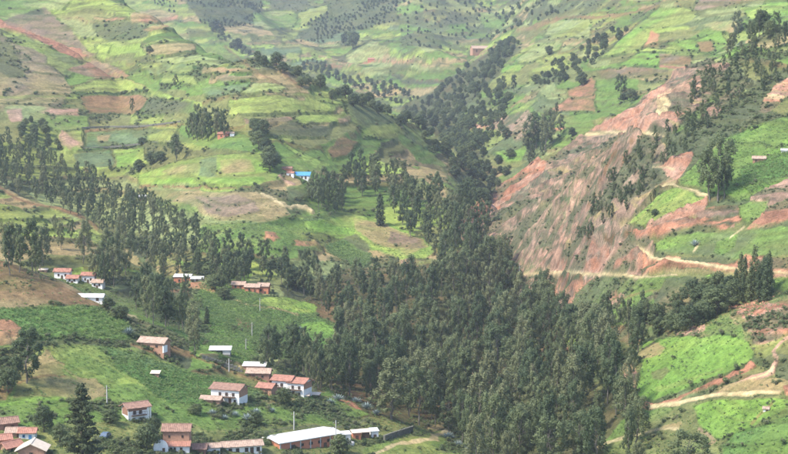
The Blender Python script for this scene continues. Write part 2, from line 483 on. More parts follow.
# ---- left slope
zone(P('-90,-60 150,-40 200,20 250,55 330,88 400,112 440,138 476,172 476,235 440,262 330,262 200,250 100,230 -90,150'), ['yg', 'green', 'pale', 'mix', 'olive', 'green', 'yg', 'tan', 'lime'], step=8.0, length=95, seed=4, shrub=.0, ang=.25)
field(P('-20,-10 80,-10 60,10 30,14 0,24 -20,20'), 'pale', c2='green', shrub=.05); field(P('8,16 45,6 70,28 92,52 84,58 60,40 30,34 4,24'), 'mauve', c2='scrub', shrub=.12, edge=0)
field(P('0,20 30,24 75,42 95,54 88,60 50,44 20,32 0,28'), 'mauve', c2='tan', edge=0)
field(P('88,22 130,20 150,26 148,38 120,42 98,38'), 'scrub', shrub=.25, edge=0, c2='green'); field(P('96,44 112,44 106,62 98,58'), 'lime')
field(P('130,12 160,8 176,12 180,20 145,24 132,22'), 'tan', c2='soil', edge=.3); field(P('150,24 178,22 160,30 140,30'), 'soil', c2='yg', edge=.3)
field(P('92,16 128,16 126,20 94,20'), 'tan', c2='soil'); field(P('140,46 175,42 198,42 198,52 150,56'), 'mauve', c2='tan')
field(P('196,44 225,46 240,58 232,64 198,62'), 'yg', c2='green'); field(P('150,60 200,54 230,62 215,66 160,66'), 'yg', c2='pale')
field(P('135,62 196,64 190,72 150,76'), 'blue', c2='yg'); field(P('200,65 248,66 252,71 204,73'), 'soil', c2='tan'); field(P('216,74 252,73 258,79 218,82'), 'mauve', c2='tan')
field(P('200,86 236,84 256,82 236,94 204,95'), 'green', c2='blue'); field(P('254,83 282,84 290,88 280,92 240,93'), 'lime', c2='pale')
field(P('228,98 282,94 310,100 345,104 330,112 226,113'), 'yg', c2='lime'); field(P('164,72 196,74 200,84 160,82'), 'dull', c2='yg')
field(P('240,115 250,118 300,116 290,124 246,124'), 'mauve', c2='soil', edge=.4); field(P('290,116 345,112 355,120 300,124'), 'lime', c2='yg')
field(P('300,92 340,100 348,106 320,102 290,94'), 'yg', c2='lime'); stroke(P('275,64 285,72 300,86'), 5, 'brown', .7); stroke(P('225,45 250,66 280,84'), 3, 'brown', .55)
field(P('268,128 290,122 330,126 330,138 300,136 276,138'), 'scrub', c2='olive', shrub=.15); field(P('338,138 362,139 350,154 332,156 326,148'), 'brown', c2='soil')
field(P('335,116 352,116 352,121 336,122'), 'pink', c2='tan', edge=0); field(P('345,100 395,114 430,145 420,150 380,134 352,122'), 'dull', c2='yg')
field(P('360,128 400,120 410,132 388,140 365,134'), 'yg', c2='lime'); field(P('394,130 420,145 440,160 450,168 430,168 400,145'), 'green', c2='yg')
field(P('300,150 320,148 340,170 330,175 306,160'), 'green', c2='lime')
field(P('420,164 436,164 450,172 445,178 424,176'), 'tan', c2='yg', edge=.2); field(P('440,182 458,172 474,174 474,192 450,198'), 'green', c2='scrub', shrub=.12)
field(P('404,176 424,178 452,205 446,212 425,200'), 'mix', c2='yg'); field(P('280,140 300,150 330,165 318,172 300,160'), 'lime', c2='green')
# spur in front
field(P('-20,32 0,34 60,60 72,92 60,108 -20,112'), 'tan', c2='mauve', shrub=.05, edge=0, var=.4); field(P('-10,36 14,44 28,78 10,80 -10,66'), 'scrub', c2='olive', shrub=.14, edge=0)
field(P('42,46 76,56 84,70 66,76 46,64'), 'dull', c2='yg'); stroke(P('-5,22 16,29 40,38 66,50 84,56'), 6.5, 'soil', rock=.7); stroke(P('20,36 45,50'), 4, 'yg', .7)
field(P('62,70 92,60 118,66 132,76 110,82 80,76'), 'mauve', c2='soil', edge=0); stroke(P('84,54 100,62 125,78 152,92'), 2.5, 'tan', .8)
field(P('72,84 100,79 126,78 150,89 148,92 74,92'), 'lime', c2='yg', w=1); stroke(P('70,94 110,93 156,91'), 2.4, 'dark', .9, shrub=.9)
field(P('78,96 120,94 150,95 142,108 132,114 88,116'), 'soil', c2='brown'); stroke(P('150,90 175,98 200,103'), 4, 'lime', .9)
field(P('150,98 196,101 198,114 140,114'), 'green', c2='scrub', shrub=.15); stroke(P('0,56 30,72 70,75'), 1.6, 'scrub', .8, shrub=.6)
stroke(P('0,104 75,105'), 2, 'dark', .7, shrub=.6); stroke(P('0,97 70,96'), 3, 'yg', .6)
field(P('2,106 40,105 78,108 80,118 40,122 8,116'), 'pale', c2='pink', edge=.3); field(P('6,108 24,108 24,120 10,122'), 'pink', c2='soil', edge=0)
field(P('30,112 90,116 88,128 60,130 34,124'), 'mix', c2='green', shrub=.05, edge=.3)
field(P('62,130 84,128 84,150 66,150'), 'lime', c2='tan'); field(P('85,131 178,127 174,142 86,148'), 'green', c2='blue'); field(P('94,134 112,134 110,142 98,142'), 'tan', edge=0)
field(P('146,134 178,127 172,144 146,142'), 'lime', c2='yg', edge=.3); stroke(P('84,130 130,127 182,123'), 2, 'brown', .8, shrub=.4); stroke(P('180,124 174,140'), 2, 'dark', .8, shrub=.7)
field(P('60,128 80,142 72,150 56,140'), 'tan', c2='pink', edge=0); stroke(P('80,149 110,147 145,143 175,143'), 2, 'dark', .8, shrub=.7)
field(P('72,152 112,149 114,166 78,168'), 'blue', c2='crop'); field(P('114,149 145,146 150,164 116,170'), 'bright', c2='lime'); stroke(P('80,168 110,167'), 2, 'lime'); stroke(P('86,169 90,169'), 3, 'orange', .7)
field(P('180,122 240,130 262,140 268,158 240,150 195,146 178,140'), 'green', c2='crop', shrub=.03, edge=.3)
field(P('137,175 165,164 197,154 262,150 276,158 284,170 276,180 240,184 140,186'), 'yg', c2='bright')
field(P('160,173 180,163 197,162 197,174 164,176'), 'mix', c2='tan', edge=0); field(P('197,157 216,155 220,176 197,177'), 'blue', c2='dull', edge=0)
field(P('218,158 250,157 256,172 224,174'), 'tan', c2='yg', edge=0); field(P('140,178 200,177 268,177 262,184 142,185'), 'bright', edge=0, c2='lime'); stroke(P('140,186 200,187 248,186'), 2, 'brown', .8, shrub=.4)
field(P('140,189 200,190 256,190 284,200 290,216 270,222 222,222 200,212 160,206'), 'olive', c2='tan', edge=.2); field(P('195,196 238,192 258,200 262,212 230,218 205,212'), 'tan', c2='mauve', edge=0)
field(P('252,146 276,140 290,150 318,168 305,180 280,172 268,160'), 'green', c2='lime', edge=.3); field(P('284,186 318,184 320,196 290,200'), 'green', c2='dull', edge=.2)
field(P('150,196 196,206 200,214 162,210'), 'green', c2='yg', shrub=.1, edge=.3); stroke(P('198,200 220,210'), 3, 'dark', .6, shrub=.8)
stroke(P('262,193 272,197 282,203 286,206 297,205 306,208 313,213'), 2.4, 'path', rock=.4, warp=False, rough=.2); stroke(P('272,197 286,202 292,208'), 1.4, 'path', .8, warp=False)
stroke(P('280,174 292,184'), 4, 'pink', .8)
field(P('200,222 262,222 300,226 330,236 322,252 280,250 230,246 200,240'), 'green', c2='yg', shrub=.08, edge=.2)
field(P('296,218 320,210 350,212 392,222 424,236 434,250 428,260 400,258 372,250 340,238 318,232'), 'bright', c2='yg', w=1); field(P('350,216 390,224 424,238 428,248 408,256 378,244 356,230'), 'tan', c2='yg', edge=0)
field(P('392,228 420,238 424,250 404,252 388,240'), 'mauve', c2='tan', edge=0); stroke(P('356,232 378,246 402,256 428,257'), 3, 'lime', .9)
field(P('306,214 340,209 350,214 330,220 300,222'), 'blue', c2='green', edge=0); field(P('326,242 345,238 362,242 372,254 370,268 340,262 328,252'), 'crop', c2='blue', edge=.2); field(P('340,238 356,232 374,246 366,252 350,242'), 'scrub', c2='tan', edge=0)
field(P('264,232 270,229 276,231 282,240 266,242'), 'orange', c2='soil', edge=0, rock=.6); field(P('290,238 306,239 322,242 324,247 296,246'), 'orange', c2='tan', edge=0, rock=.4)
field(P('362,266 372,262 378,274 366,276'), 'tan', edge=0, rock=.5); field(P('398,258 410,256 414,270 402,272'), 'tan', c2='pink', edge=0, rock=.5)
field(P('226,250 250,258 278,273 272,282 245,270 226,260'), 'yg', c2='lime', edge=.4); stroke(P('200,240 240,252 280,270'), 2, 'green', .6)
# valley bottom, under the wood
field(P('340,268 440,262 480,235 560,300 600,360 640,400 660,520 300,520 300,440 330,400 330,340 300,300'), 'forest', c2='brown', shrub=.18, edge=0)
field(P('200,286 225,283 262,296 310,306 322,318 346,330 342,345 300,348 252,345 205,330 190,312'), 'crop', c2='green', w=1)
field(P('256,300 285,296 310,304 318,314 290,316 268,308'), 'bright', c2='lime', edge=.2); stroke(P('204,288 235,298 262,308 300,316'), 2.4, 'tan', .8); stroke(P('298,311 310,312'), 3, 'lime')
stroke(P('190,285 200,286 212,291'), 6, 'orange', .8, rock=.5); stroke(P('170,290 185,290'), 4, 'soil', .7); stroke(P('238,322 250,327'), 6, 'soil', .9); stroke(P('222,320 245,332 262,338'), 2, 'dark', .7, shrub=.8)
field(P('300,325 324,322 340,330 336,350 300,352'), 'bright', c2='crop'); field(P('195,310 222,318 240,334 262,350 240,354 205,338'), 'crop', c2='bright')
# terraced spur
zone(P('-90,185 0,187 30,200 60,212 90,226 126,248 140,262 150,280 60,268 0,262 -90,262'), ['yg', 'lime', 'olive', 'yg', 'tan'], step=3.2, length=90, seed=6, shrub=-.05, ang=0, terr=.9)
stroke(P('-5,185 12,196 30,204 60,209 82,218 96,228'), 4, 'brown', .9, rock=.3); stroke(P('8,190 24,199 50,207'), 2.5, 'tan', .8)
field(P('90,232 112,240 126,248 110,249 88,244'), 'bright', c2='yg')
field(P('40,276 60,272 110,292 140,300 150,330 110,312 80,298 50,286'), 'green', c2='scrub', shrub=.1, edge=.2)
field(P('150,255 180,262 185,278 160,276'), 'yg', c2='tan', edge=.2)
field(P('120,296 200,300 212,330 190,345 150,330'), 'green', c2='scrub', shrub=.12, edge=.2)
# near left hill
field(P('-60,250 0,253 22,264 60,284 92,300 110,308 80,308 0,312 -60,312'), 'tan', c2='brown', var=.5, edge=0); stroke(P('0,254 24,266 60,286 96,302'), 3, 'tan', .7)
field(P('100,304 140,318 180,332 205,346 180,344 140,330 110,318'), 'scrub', c2='tan', shrub=.14, edge=0); stroke(P('100,305 118,312 140,318'), 2.4, 'path', .7)
field(P('-60,310 60,306 90,308 122,322 132,336 110,342 70,338 30,336 0,326 -60,326'), 'crop', c2='green', row=1, w=1)
field(P('-60,316 10,318 20,326 14,345 -20,352 -60,340'), 'soil', c2='tan', rock=.6, edge=0)
field(P('-60,348 20,345 60,346 132,344 200,370 255,400 330,390 330,408 250,412 20,412 -60,415'), 'green', c2='yg', shrub=.02, edge=0, var=.35)
field(P('20,372 46,352 58,362 66,376 86,386 106,396 96,404 50,400 14,398'), 'olive', c2='tan', edge=0, var=.5); stroke(P('47,352 54,362 66,368'), 3.5, 'tan', .8); stroke(P('62,370 86,384 108,396'), 2.4, 'tan', .5)
stroke(P('20,384 44,378 66,380'), 2, 'brown', .6); field(P('78,380 100,380 112,396 96,402 80,394'), 'tan', c2='olive', edge=0); stroke(P('0,405 30,402 60,404'), 5, 'bright', .6)
field(P('-60,350 20,350 40,352 22,376 8,400 -60,402'), 'brown', c2='scrub', shrub=.15, edge=0)
field(P('96,345 130,349 172,362 205,372 245,384 262,398 250,404 205,402 170,400 150,388 122,366'), 'crop', c2='blue', row=.0, w=1, edge=.3, var=.55)
field(P('120,377 132,374 143,378 140,384 124,384'), 'lime', c2='bright', edge=0); stroke(P('90,353 118,366 150,388 168,398'), 2, 'yg', .6)
stroke(P('22,333 50,338 88,341'), 4, 'dark', .9, shrub=1); stroke(P('130,342 150,350 170,354'), 2, 'brown', .7)
stroke(P('176,346 196,352'), 6, 'brown', .8); stroke(P('196,352 215,362 240,374 262,380'), 3, 'brown', .7, shrub=.3); stroke(P('206,352 236,360 242,366'), 3.5, 'tan', .8)
field(P('205,338 250,340 262,356 250,364 220,358'), 'crop', c2='bright', edge=.2); field(P('262,345 300,348 320,356 300,362 270,360'), 'green', c2='dark', shrub=.12, edge=.2)
field(P('255,398 290,394 330,392 350,404 372,416 360,420 300,418 256,412'), 'green', c2='bright', shrub=.06, edge=0)
field(P('330,396 352,402 362,410 346,412 334,405'), 'orange', c2='tan', edge=0, rock=.5); field(P('20,404 250,404 262,420 200,440 160,450 0,450 0,412'), 'green', c2='scrub', shrub=.12, edge=0)
field(P('-60,440 0,425 380,418 470,440 470,520 -60,520'), 'mix', c2='green', edge=0, shrub=.18); field(P('195,404 262,398 330,398 372,416 340,424 262,426 200,430 180,416'), 'green', c2='scrub', edge=0, shrub=.22); stroke(P('230,405 262,404 300,400 340,396'), 2, 'tan', .6)
field(P('366,446 400,440 440,432 452,436 440,446 400,456 360,470'), 'yg', c2='green', edge=0); stroke(P('372,456 396,446 422,440 448,434'), 4, 'path', .9)
stroke(P('430,431 448,428'), 4, 'tan'); field(P('396,454 430,446 470,452 480,500 380,500'), 'yg', c2='green', edge=.2)
stroke(P('370,420 350,424 300,428 250,434'), 2.6, 'grey', .8)
# ---- landslide slope
scar(P('452,222 480,204 512,182 545,160 590,131 628,110 672,76 706,58 730,62 712,96 690,120 660,140 676,180 640,225 660,262 620,300 580,330 555,318 520,296 490,262 462,236'), ['brown', 'grey', 'pink', 'mauve', 'scrub', 'pink', 'mauve', 'tan'], seed=40, green=.14, ang=.5)
scar(P('462,218 500,192 538,160 548,162 540,180 512,194 486,222 466,230'), ['soil', 'orange', 'orange', 'pink'], seed=41, green=.0)
scar(P('500,205 545,172 548,178 505,218 492,228'), ['mauve', 'grey', 'pink'], seed=42, green=.1)
scar(P('588,131 612,118 640,104 664,84 672,88 668,104 690,110 680,124 650,132 620,132'), ['soil', 'orange', 'pink', 'orange', 'pink'], seed=43, green=.02)
scar(P('640,120 655,100 674,76 700,72 700,90 680,120'), ['mauve', 'grey', 'pink', 'mauve'], seed=44, green=.06)
scar(P('660,92 672,90 668,112 662,124 656,122'), ['orange', 'pink', 'path'], seed=45, green=0)
stroke(P('586,134 600,133 630,132 650,134 664,138'), 3.2, 'path', .9, warp=False, rough=.2)
scar(P('600,138 640,138 660,144 640,180 600,200 560,230 540,240 552,200 575,165'), ['mauve', 'grey', 'pink', 'scrub', 'pink', 'brown'], seed=46, green=.17)
scar(P('600,200 580,225 560,262 545,270 530,262 548,240 575,205'), ['brown', 'pink', 'mauve', 'grey', 'pink'], seed=47, green=.12)
scar(P('500,262 540,222 556,204 590,166 602,164 574,210 540,262 520,280'), ['dull', 'mauve', 'pink', 'dull', 'pink'], seed=146, green=.16)
scar(P('545,268 600,248 640,240 650,262 610,272 556,274'), ['orange', 'pink', 'soil', 'mauve', 'pink'], seed=48, green=.1)
scar(P('540,278 600,278 590,290 568,306 552,312'), ['pink', 'mauve', 'orange', 'scrub'], seed=49, green=.12)
field(P('572,292 600,276 650,274 690,278 700,300 660,330 600,330 572,330'), 'green', c2='dull', shrub=.10, edge=0)
scar(P('602,302 612,292 622,294 616,306'), ['orange', 'pink'], seed=50, green=0); scar(P('650,290 690,286 700,292 670,300 646,300'), ['pink', 'soil', 'mauve'], seed=51, green=.08)
stroke(P('520,274 560,272 600,274 640,276 676,274'), 2.4, 'path', .9, warp=False); stroke(P('600,300 650,290 690,290'), 2, 'brown', .6)
stroke(P('540,262 560,296 566,306'), 3, 'pink', .5)
# ---- right slope, field by field
field(P('660,140 700,118 740,96 790,60 880,40 880,120 788,118 740,130 716,142 690,176 672,182'), 'scrub', c2='dull', shrub=.2, edge=0)
scar(P('700,118 730,92 748,78 752,84 728,106 706,128'), ['pink', 'scrub', 'pink'], seed=52, green=.15)
field(P('686,176 700,158 718,142 745,130 788,112 880,80 880,200 788,176 752,196 740,200 706,192'), 'green', c2='bright', shrub=.02, var=.35)
field(P('740,166 788,150 880,140 880,180 788,176 750,192 736,184'), 'crop', c2='green', edge=.2)
scar(P('760,108 778,84 790,74 840,60 840,90 800,90 780,104 768,112'), ['pink', 'path', 'orange', 'pink'], seed=53, green=.05)
field(P('770,108 800,92 860,90 860,116 788,116'), 'olive', edge=.3, c2='green'); stroke(P('730,144 788,146'), 1.8, 'dark', .6, shrub=.8)
scar(P('652,168 670,164 690,152 692,158 682,172 676,178 660,168'), ['soil', 'orange', 'pink', 'soil'], seed=54, green=0)
scar(P('655,186 672,176 680,178 668,190'), ['pink', 'tan'], seed=55, green=0)
stroke(P('662,187 672,184 680,188 706,194'), 2.8, 'path', warp=False, rough=.2); stroke(P('652,167 660,168 676,168'), 1.5, 'path', .7)
field(P('626,224 640,212 656,196 672,188 706,196 690,206 660,222 640,226'), 'bright', c2='yg')
field(P('688,170 704,176 706,190 680,186 676,180'), 'green', c2='bright', edge=.3)
scar(P('645,228 668,214 690,204 706,196 708,212 690,216 672,228 650,236'), ['orange', 'pink', 'soil', 'pink'], seed=56, green=.03)
scar(P('632,236 660,226 700,218 726,216 736,226 700,226 672,234 640,242'), ['pink', 'orange', 'soil', 'mauve'], seed=57, green=.06)
scar(P('700,214 716,206 736,204 742,218 726,228 706,224'), ['pink', 'mauve', 'scrub', 'orange'], seed=58, green=.12)
scar(P('750,196 766,188 788,176 860,168 860,200 788,200 770,206 752,202'), ['path', 'pink', 'mauve', 'pink'], seed=59, green=.02)
field(P('738,206 752,200 770,200 766,212 750,224 742,216'), 'green', c2='yg'); scar(P('748,228 768,208 788,202 860,200 860,222 788,222 770,228'), ['orange', 'tan', 'orange', 'soil'], seed=60, green=.06)
field(P('648,246 664,236 700,230 740,230 788,226 860,226 860,262 788,254 750,260 700,256 668,252'), 'dull', c2='green', edge=0, var=.4)
field(P('652,244 664,236 690,234 686,242 664,248'), 'bright', c2='green', edge=0); field(P('716,240 740,232 736,248 724,256 712,252'), 'green', c2='bright', edge=0)
stroke(P('730,238 738,232 745,226'), 1.4, 'path', .8, warp=False); stroke(P('694,250 696,242'), 2, 'path', .8)
scar(P('640,258 668,254 700,262 730,262 745,256 788,258 860,256 860,276 788,276 740,272 700,268 660,268 640,274'), ['orange', 'pink', 'soil', 'brown', 'orange'], seed=61, green=.1)
stroke(P('638,247 644,252 656,257 680,260 700,263 735,269 800,272'), 3.2, 'path', warp=False, rough=.2); stroke(P('668,270 700,270 740,273 800,274 860,275'), 1.6, 'tan', .9, warp=False)
stroke(P('734,266 770,270 800,270'), 2.5, 'soil', .8); field(P('788,274 860,276 860,296 788,292 755,284 760,278'), 'green', c2='tan', edge=0)
field(P('664,278 730,276 760,284 740,300 700,315 660,330 640,322 655,300'), 'scrub', c2='tan', shrub=.14, edge=0); field(P('702,274 712,272 708,282 700,280'), 'bright', edge=0)
field(P('600,322 640,322 640,346 610,344'), 'brown', c2='scrub', shrub=.1, edge=0); field(P('556,330 600,335 640,345 640,400 600,390 560,350'), 'olive', c2='green', shrub=.12, edge=0)
field(P('556,336 572,332 580,342 566,352'), 'bright', c2='lime', edge=0); scar(P('564,352 578,346 582,352 568,360'), ['orange', 'soil'], seed=62, green=0)
# near right spur
field(P('676,334 690,328 712,316 740,303 788,290 860,280 860,340 788,345 740,342 700,338'), 'mix', c2='brown', shrub=.04, edge=0)
field(P('700,332 716,320 730,314 738,326 740,340 712,338'), 'green', c2='olive', edge=0)
scar(P('726,306 750,299 788,304 860,304 860,334 788,332 770,344 756,352 748,338 738,330 744,318'), ['orange', 'pink', 'soil', 'orange', 'pink', 'orange'], seed=63, green=-.02)
scar(P('676,334 690,326 702,326 706,332 694,338 678,338'), ['tan', 'pink', 'scrub'], seed=64, green=.05); stroke(P('730,312 736,320 734,326'), 2, 'tan', .9)
stroke(P('724,306 738,303 752,300'), 2, 'pink', .8); field(P('748,344 764,342 786,336 782,348 772,356 760,360 752,356'), 'yg', c2='olive', edge=0)
field(P('641,344 662,336 690,337 730,336 746,342 750,352 752,358 744,366 722,374 700,384 678,394 652,402 636,398 634,384 640,364'), 'bright', c2='green', w=1.2, calm=True, var=.4)
field(P('640,352 656,340 668,346 660,356 642,362'), 'tan', c2='scrub', edge=0, shrub=.05); field(P('650,372 664,366 672,372 662,384 650,380'), 'olive', edge=0, c2='dull'); stroke(P('660,352 700,342 738,344'), 8, 'lime', .25); stroke(P('655,392 680,384 720,368'), 5, 'yg', .5)
scar(P('640,402 656,403 680,396 702,386 720,376 744,368 752,360 758,364 752,372 722,384 700,392 670,404 650,408 636,406'), ['orange', 'soil', 'orange', 'brown'], seed=65, green=.02)
stroke(P('650,407 668,404 690,400 712,395 740,393 778,390'), 3.6, 'path', warp=False, rough=.2); stroke(P('720,392 744,382 762,376 772,370 776,360 772,352 782,340 800,330'), 4, 'pink', .9); stroke(P('748,381 766,374 774,366'), 1.8, 'path', .9, warp=False)
field(P('706,388 740,382 770,376 800,378 800,388 740,392 712,394'), 'olive', c2='tan', edge=0, shrub=.05); scar(P('780,384 800,380 820,390 800,396 782,394'), ['orange', 'soil'], seed=66, green=0)
scar(P('624,364 632,362 634,380 638,398 630,394 620,380'), ['orange', 'pink', 'tan'], seed=67, green=.05)
field(P('640,410 680,404 712,398 780,393 860,392 860,520 600,520 600,440 620,420'), 'green', c2='olive', shrub=.04, edge=0, var=.4)
field(P('692,406 712,400 770,396 788,398 780,410 760,420 740,436 716,440 700,424'), 'green', c2='bright', edge=.2, shrub=.03); field(P('738,430 788,414 860,400 860,520 720,520 724,444'), 'green', c2='crop', edge=.4, w=2)
stroke(P('768,402 752,420 742,430'), 3, 'brown', .6, shrub=.3); stroke(P('722,446 760,444 788,442'), 3, 'dark', .6, shrub=.9); stroke(P('726,438 736,432 742,430'), 5, 'dark', .8, shrub=1)
stroke(P('590,446 610,440 640,432 660,428 680,428'), 3, 'path', .8); stroke(P('666,426 682,424'), 4, 'tan', .8); stroke(P('700,428 716,440 704,446'), 4, 'pink', .6)

# fine contour-wise streaks: grass banks, furrows and trodden strips inside every field
_hz = Z + (vnoise(X / 25, Y / 25, 400) - .5) * 7
_st = fbm((X * .9 + Y * .35) / 26, _hz / 1.25, 401, 3); _st2 = fbm((X * .9 + Y * .35) / 9, _hz / .5, 402, 2)
_far = np.clip(RR / 900, .6, 1.2)
_gr = (1 - ROCK) * SMO
_k = sstep(.50, .62, _st) * .55 * _gr * _far
COLR = COLR * (1 - _k[..., None] * .5) + (COLR * np.array([1.22, 1.16, 1.22]) + .012) * _k[..., None] * .5
_k = sstep(.50, .40, _st) * _gr
_k = (1 - sstep(.36, .46, _st)) * .50 * _gr * _far
COLR = COLR * (1 - _k[..., None]) + (C['olive'] * .72) * _k[..., None]
HEDGE = np.maximum(HEDGE, (1 - sstep(.27, .33, _st)) * .2 * _gr)
COLR = COLR * (.88 + .26 * _st2 * _gr + (1 - _gr) * .12)[..., None]
HEDGE[CLEAR] = 0
# hidden ground next to the frame keeps the patchwork of its zone; fine mottling everywhere
mott = (.80 + .26 * n3 + .16 * n4)[..., None]
tint = (vnoise(X / 30, Y / 30, 200) - .5)[..., None] * np.array([.16, .04, -.06])
COLR = np.clip(COLR * mott * (1 + tint), .012, .6)

# relief that belongs to the cover: terraces, planted rows, rills in the bare ground
rows = np.sin(Z * 2 * math.pi / 1.15 + n2 * 2)
Z = Z + TER * .55
Z = Z + ROW * rows * .16 * sstep(.25, .5, n2)
COLR = COLR * (1 + (ROW * (rows * .13) * sstep(.25, .5, n2))[..., None])
rill = fbm((X * .5 + Y * .86) / 7, Z / 30, 300, 4) - .5
rill2 = fbm((X * .5 + Y * .86) / 2.6, Z / 6, 301, 3) - .5
_rg = 1 - np.abs(2 * fbm((X * .5 + Y * .86) / 13 + Z / 60, Z / 45, 306, 3) - 1) * 2
_amp = .22 + .78 * sstep(700, 650, PX) * sstep(330, 300, PY)
Z = Z + ROCK * (rill * 6.5 + rill2 * 2.6) * _amp * sstep(300, 380, RR)
Z = Z + ROCK * (_rg - .4) * 4.5 * _amp * sstep(300, 380, RR)
COLR = COLR * (1 - ROCK * .22 * (fbm(X / 3, Z / 3, 307, 3) > .55))[..., None]
Z = Z + ROCK * (fbm(X / 1.8, Z / 1.8 + Y / 2.2, 305, 3) - .5) * 1.5 * sstep(300, 380, RR)
Z = Z + (n4 - .5) * .35 * sstep(300, 380, RR)

def ground_z(x, y):
    a = np.interp(math.atan2(x, y), th, np.arange(len(th))); b = np.interp(math.hypot(x, y), rr, np.arange(len(rr)))
    i = min(int(a), len(th) - 2); j = min(int(b), len(rr) - 2); fa = a - i; fb = b - j
    return float((Z[i, j] * (1 - fa) + Z[i + 1, j] * fa) * (1 - fb) + (Z[i, j + 1] * (1 - fa) + Z[i + 1, j + 1] * fa) * fb)
ELEV = np.maximum.accumulate(Z / RR, axis=1)
ELEV[:, rr < 250] = -9
def at(px, py):
    """point of the ground seen at a photo pixel"""
    az, t = pix_t(px, py)
    i = int(np.clip(np.interp(az, th, np.arange(len(th))), 0, len(th) - 1))
    j = int(np.searchsorted(ELEV[i], t))
    j = min(max(j, 1), len(rr) - 1)
    r = rr[j]
    x, y = r * math.sin(az), r * math.cos(az)
    return x, y, ground_z(x, y)

# ------------------------------------------------------------------ materials
def new_mat(name):
    m = bpy.data.materials.new(name); m.use_nodes = True
    return m, m.node_tree, m.node_tree.nodes['Principled BSDF']
def L_(nt, a, b): nt.links.new(a, b)
def noise_node(nt, scale, detail=4, rough=.6, coord=None):
    n = nt.nodes.new('ShaderNodeTexNoise'); n.inputs['Scale'].default_value = scale; n.inputs['Detail'].default_value = detail; n.inputs['Roughness'].default_value = rough
    if coord is not None: L_(nt, coord, n.inputs['Vector'])
    return n
def ramp(nt, fac, stops):
    r = nt.nodes.new('ShaderNodeValToRGB'); L_(nt, fac, r.inputs[0])
    el = r.color_ramp.elements
    while len(el) < len(stops): el.new(.5)
    for e, (p, c) in zip(el, stops): e.position = p; e.color = tuple(c) + (1,) if len(c) == 3 else c
    return r
def ground_material():
    m, nt, b = new_mat("ground_cover")
    at_ = nt.nodes.new('ShaderNodeAttribute'); at_.attribute_name = 'cover'
    rk = nt.nodes.new('ShaderNodeAttribute'); rk.attribute_name = 'rock'
    tc_ = nt.nodes.new('ShaderNodeTexCoord')
    na = noise_node(nt, .55, 5, .7, tc_.outputs['Object']); nb = noise_node(nt, .12, 5, .65, tc_.outputs['Object'])
    ra = ramp(nt, na.outputs[0], [(.3, (.62, .64, .62)), (.7, (1.34, 1.3, 1.22))]); rb = ramp(nt, nb.outputs[0], [(.3, (.84, .88, .84)), (.7, (1.16, 1.1, 1.04))])
    m1 = nt.nodes.new('ShaderNodeMix'); m1.data_type = 'RGBA'; m1.blend_type = 'MULTIPLY'; m1.inputs[0].default_value = 1
    m2 = nt.nodes.new('ShaderNodeMix'); m2.data_type = 'RGBA'; m2.blend_type = 'MULTIPLY'; m2.inputs[0].default_value = 1
    L_(nt, at_.outputs['Color'], m1.inputs[6]); L_(nt, ra.outputs[0], m1.inputs[7]); L_(nt, m1.outputs[2], m2.inputs[6]); L_(nt, rb.outputs[0], m2.inputs[7])
    nc = noise_node(nt, 2.4, 4, .75, tc_.outputs['Object']); rc_ = ramp(nt, nc.outputs[0], [(.32, (.66, .70, .66)), (.68, (1.32, 1.28, 1.2))])
    m3 = nt.nodes.new('ShaderNodeMix'); m3.data_type = 'RGBA'; m3.blend_type = 'MULTIPLY'; m3.inputs[0].default_value = 1
    L_(nt, m2.outputs[2], m3.inputs[6]); L_(nt, rc_.outputs[0], m3.inputs[7]); L_(nt, m3.outputs[2], b.inputs['Base Color'])
    b.inputs['Roughness'].default_value = .95; b.inputs['Specular IOR Level'].default_value = .1
    bp = nt.nodes.new('ShaderNodeBump'); bp.inputs['Distance'].default_value = .7
    ms = nt.nodes.new('ShaderNodeMath'); ms.operation = 'MULTIPLY_ADD'; L_(nt, rk.outputs['Fac'], ms.inputs[0]); ms.inputs[1].default_value = .45; ms.inputs[2].default_value = .5
    L_(nt, ms.outputs[0], bp.inputs['Strength']); L_(nt, na.outputs[0], bp.inputs['Height']); L_(nt, bp.outputs[0], b.inputs['Normal'])
    return m

me = bpy.data.meshes.new("ground")
nt_, nr_ = X.shape
v = np.stack([X, Y, Z], -1).reshape(-1, 3)
ii = np.arange(nt_ - 1)[:, None] * nr_ + np.arange(nr_ - 1)[None, :]
f = np.stack([ii, ii + nr_, ii + nr_ + 1, ii + 1], -1).reshape(-1, 4)
me.vertices.add(len(v)); me.vertices.foreach_set('co', v.ravel().astype(np.float32))
me.loops.add(f.size); me.loops.foreach_set('vertex_index', f.ravel().astype(np.int32))
me.polygons.add(len(f)); me.polygons.foreach_set('loop_start', (np.arange(len(f)) * 4).astype(np.int32))
ca = me.attributes.new('cover', 'FLOAT_COLOR', 'POINT')
ca.data.foreach_set('color', np.concatenate([COLR.reshape(-1, 3), np.ones((COLR.size // 3, 1))], 1).ravel().astype(np.float32))
ra_ = me.attributes.new('rock', 'FLOAT', 'POINT'); ra_.data.foreach_set('value', ROCK.ravel().astype(np.float32))
me.update()
me.materials.append(ground_material())
ground = bpy.data.objects.new("ground", me); COL.objects.link(ground)
ground['kind'] = 'structure'; ground['label'] = 'terraced hillsides and valley floor with small fields and bare red landslides'
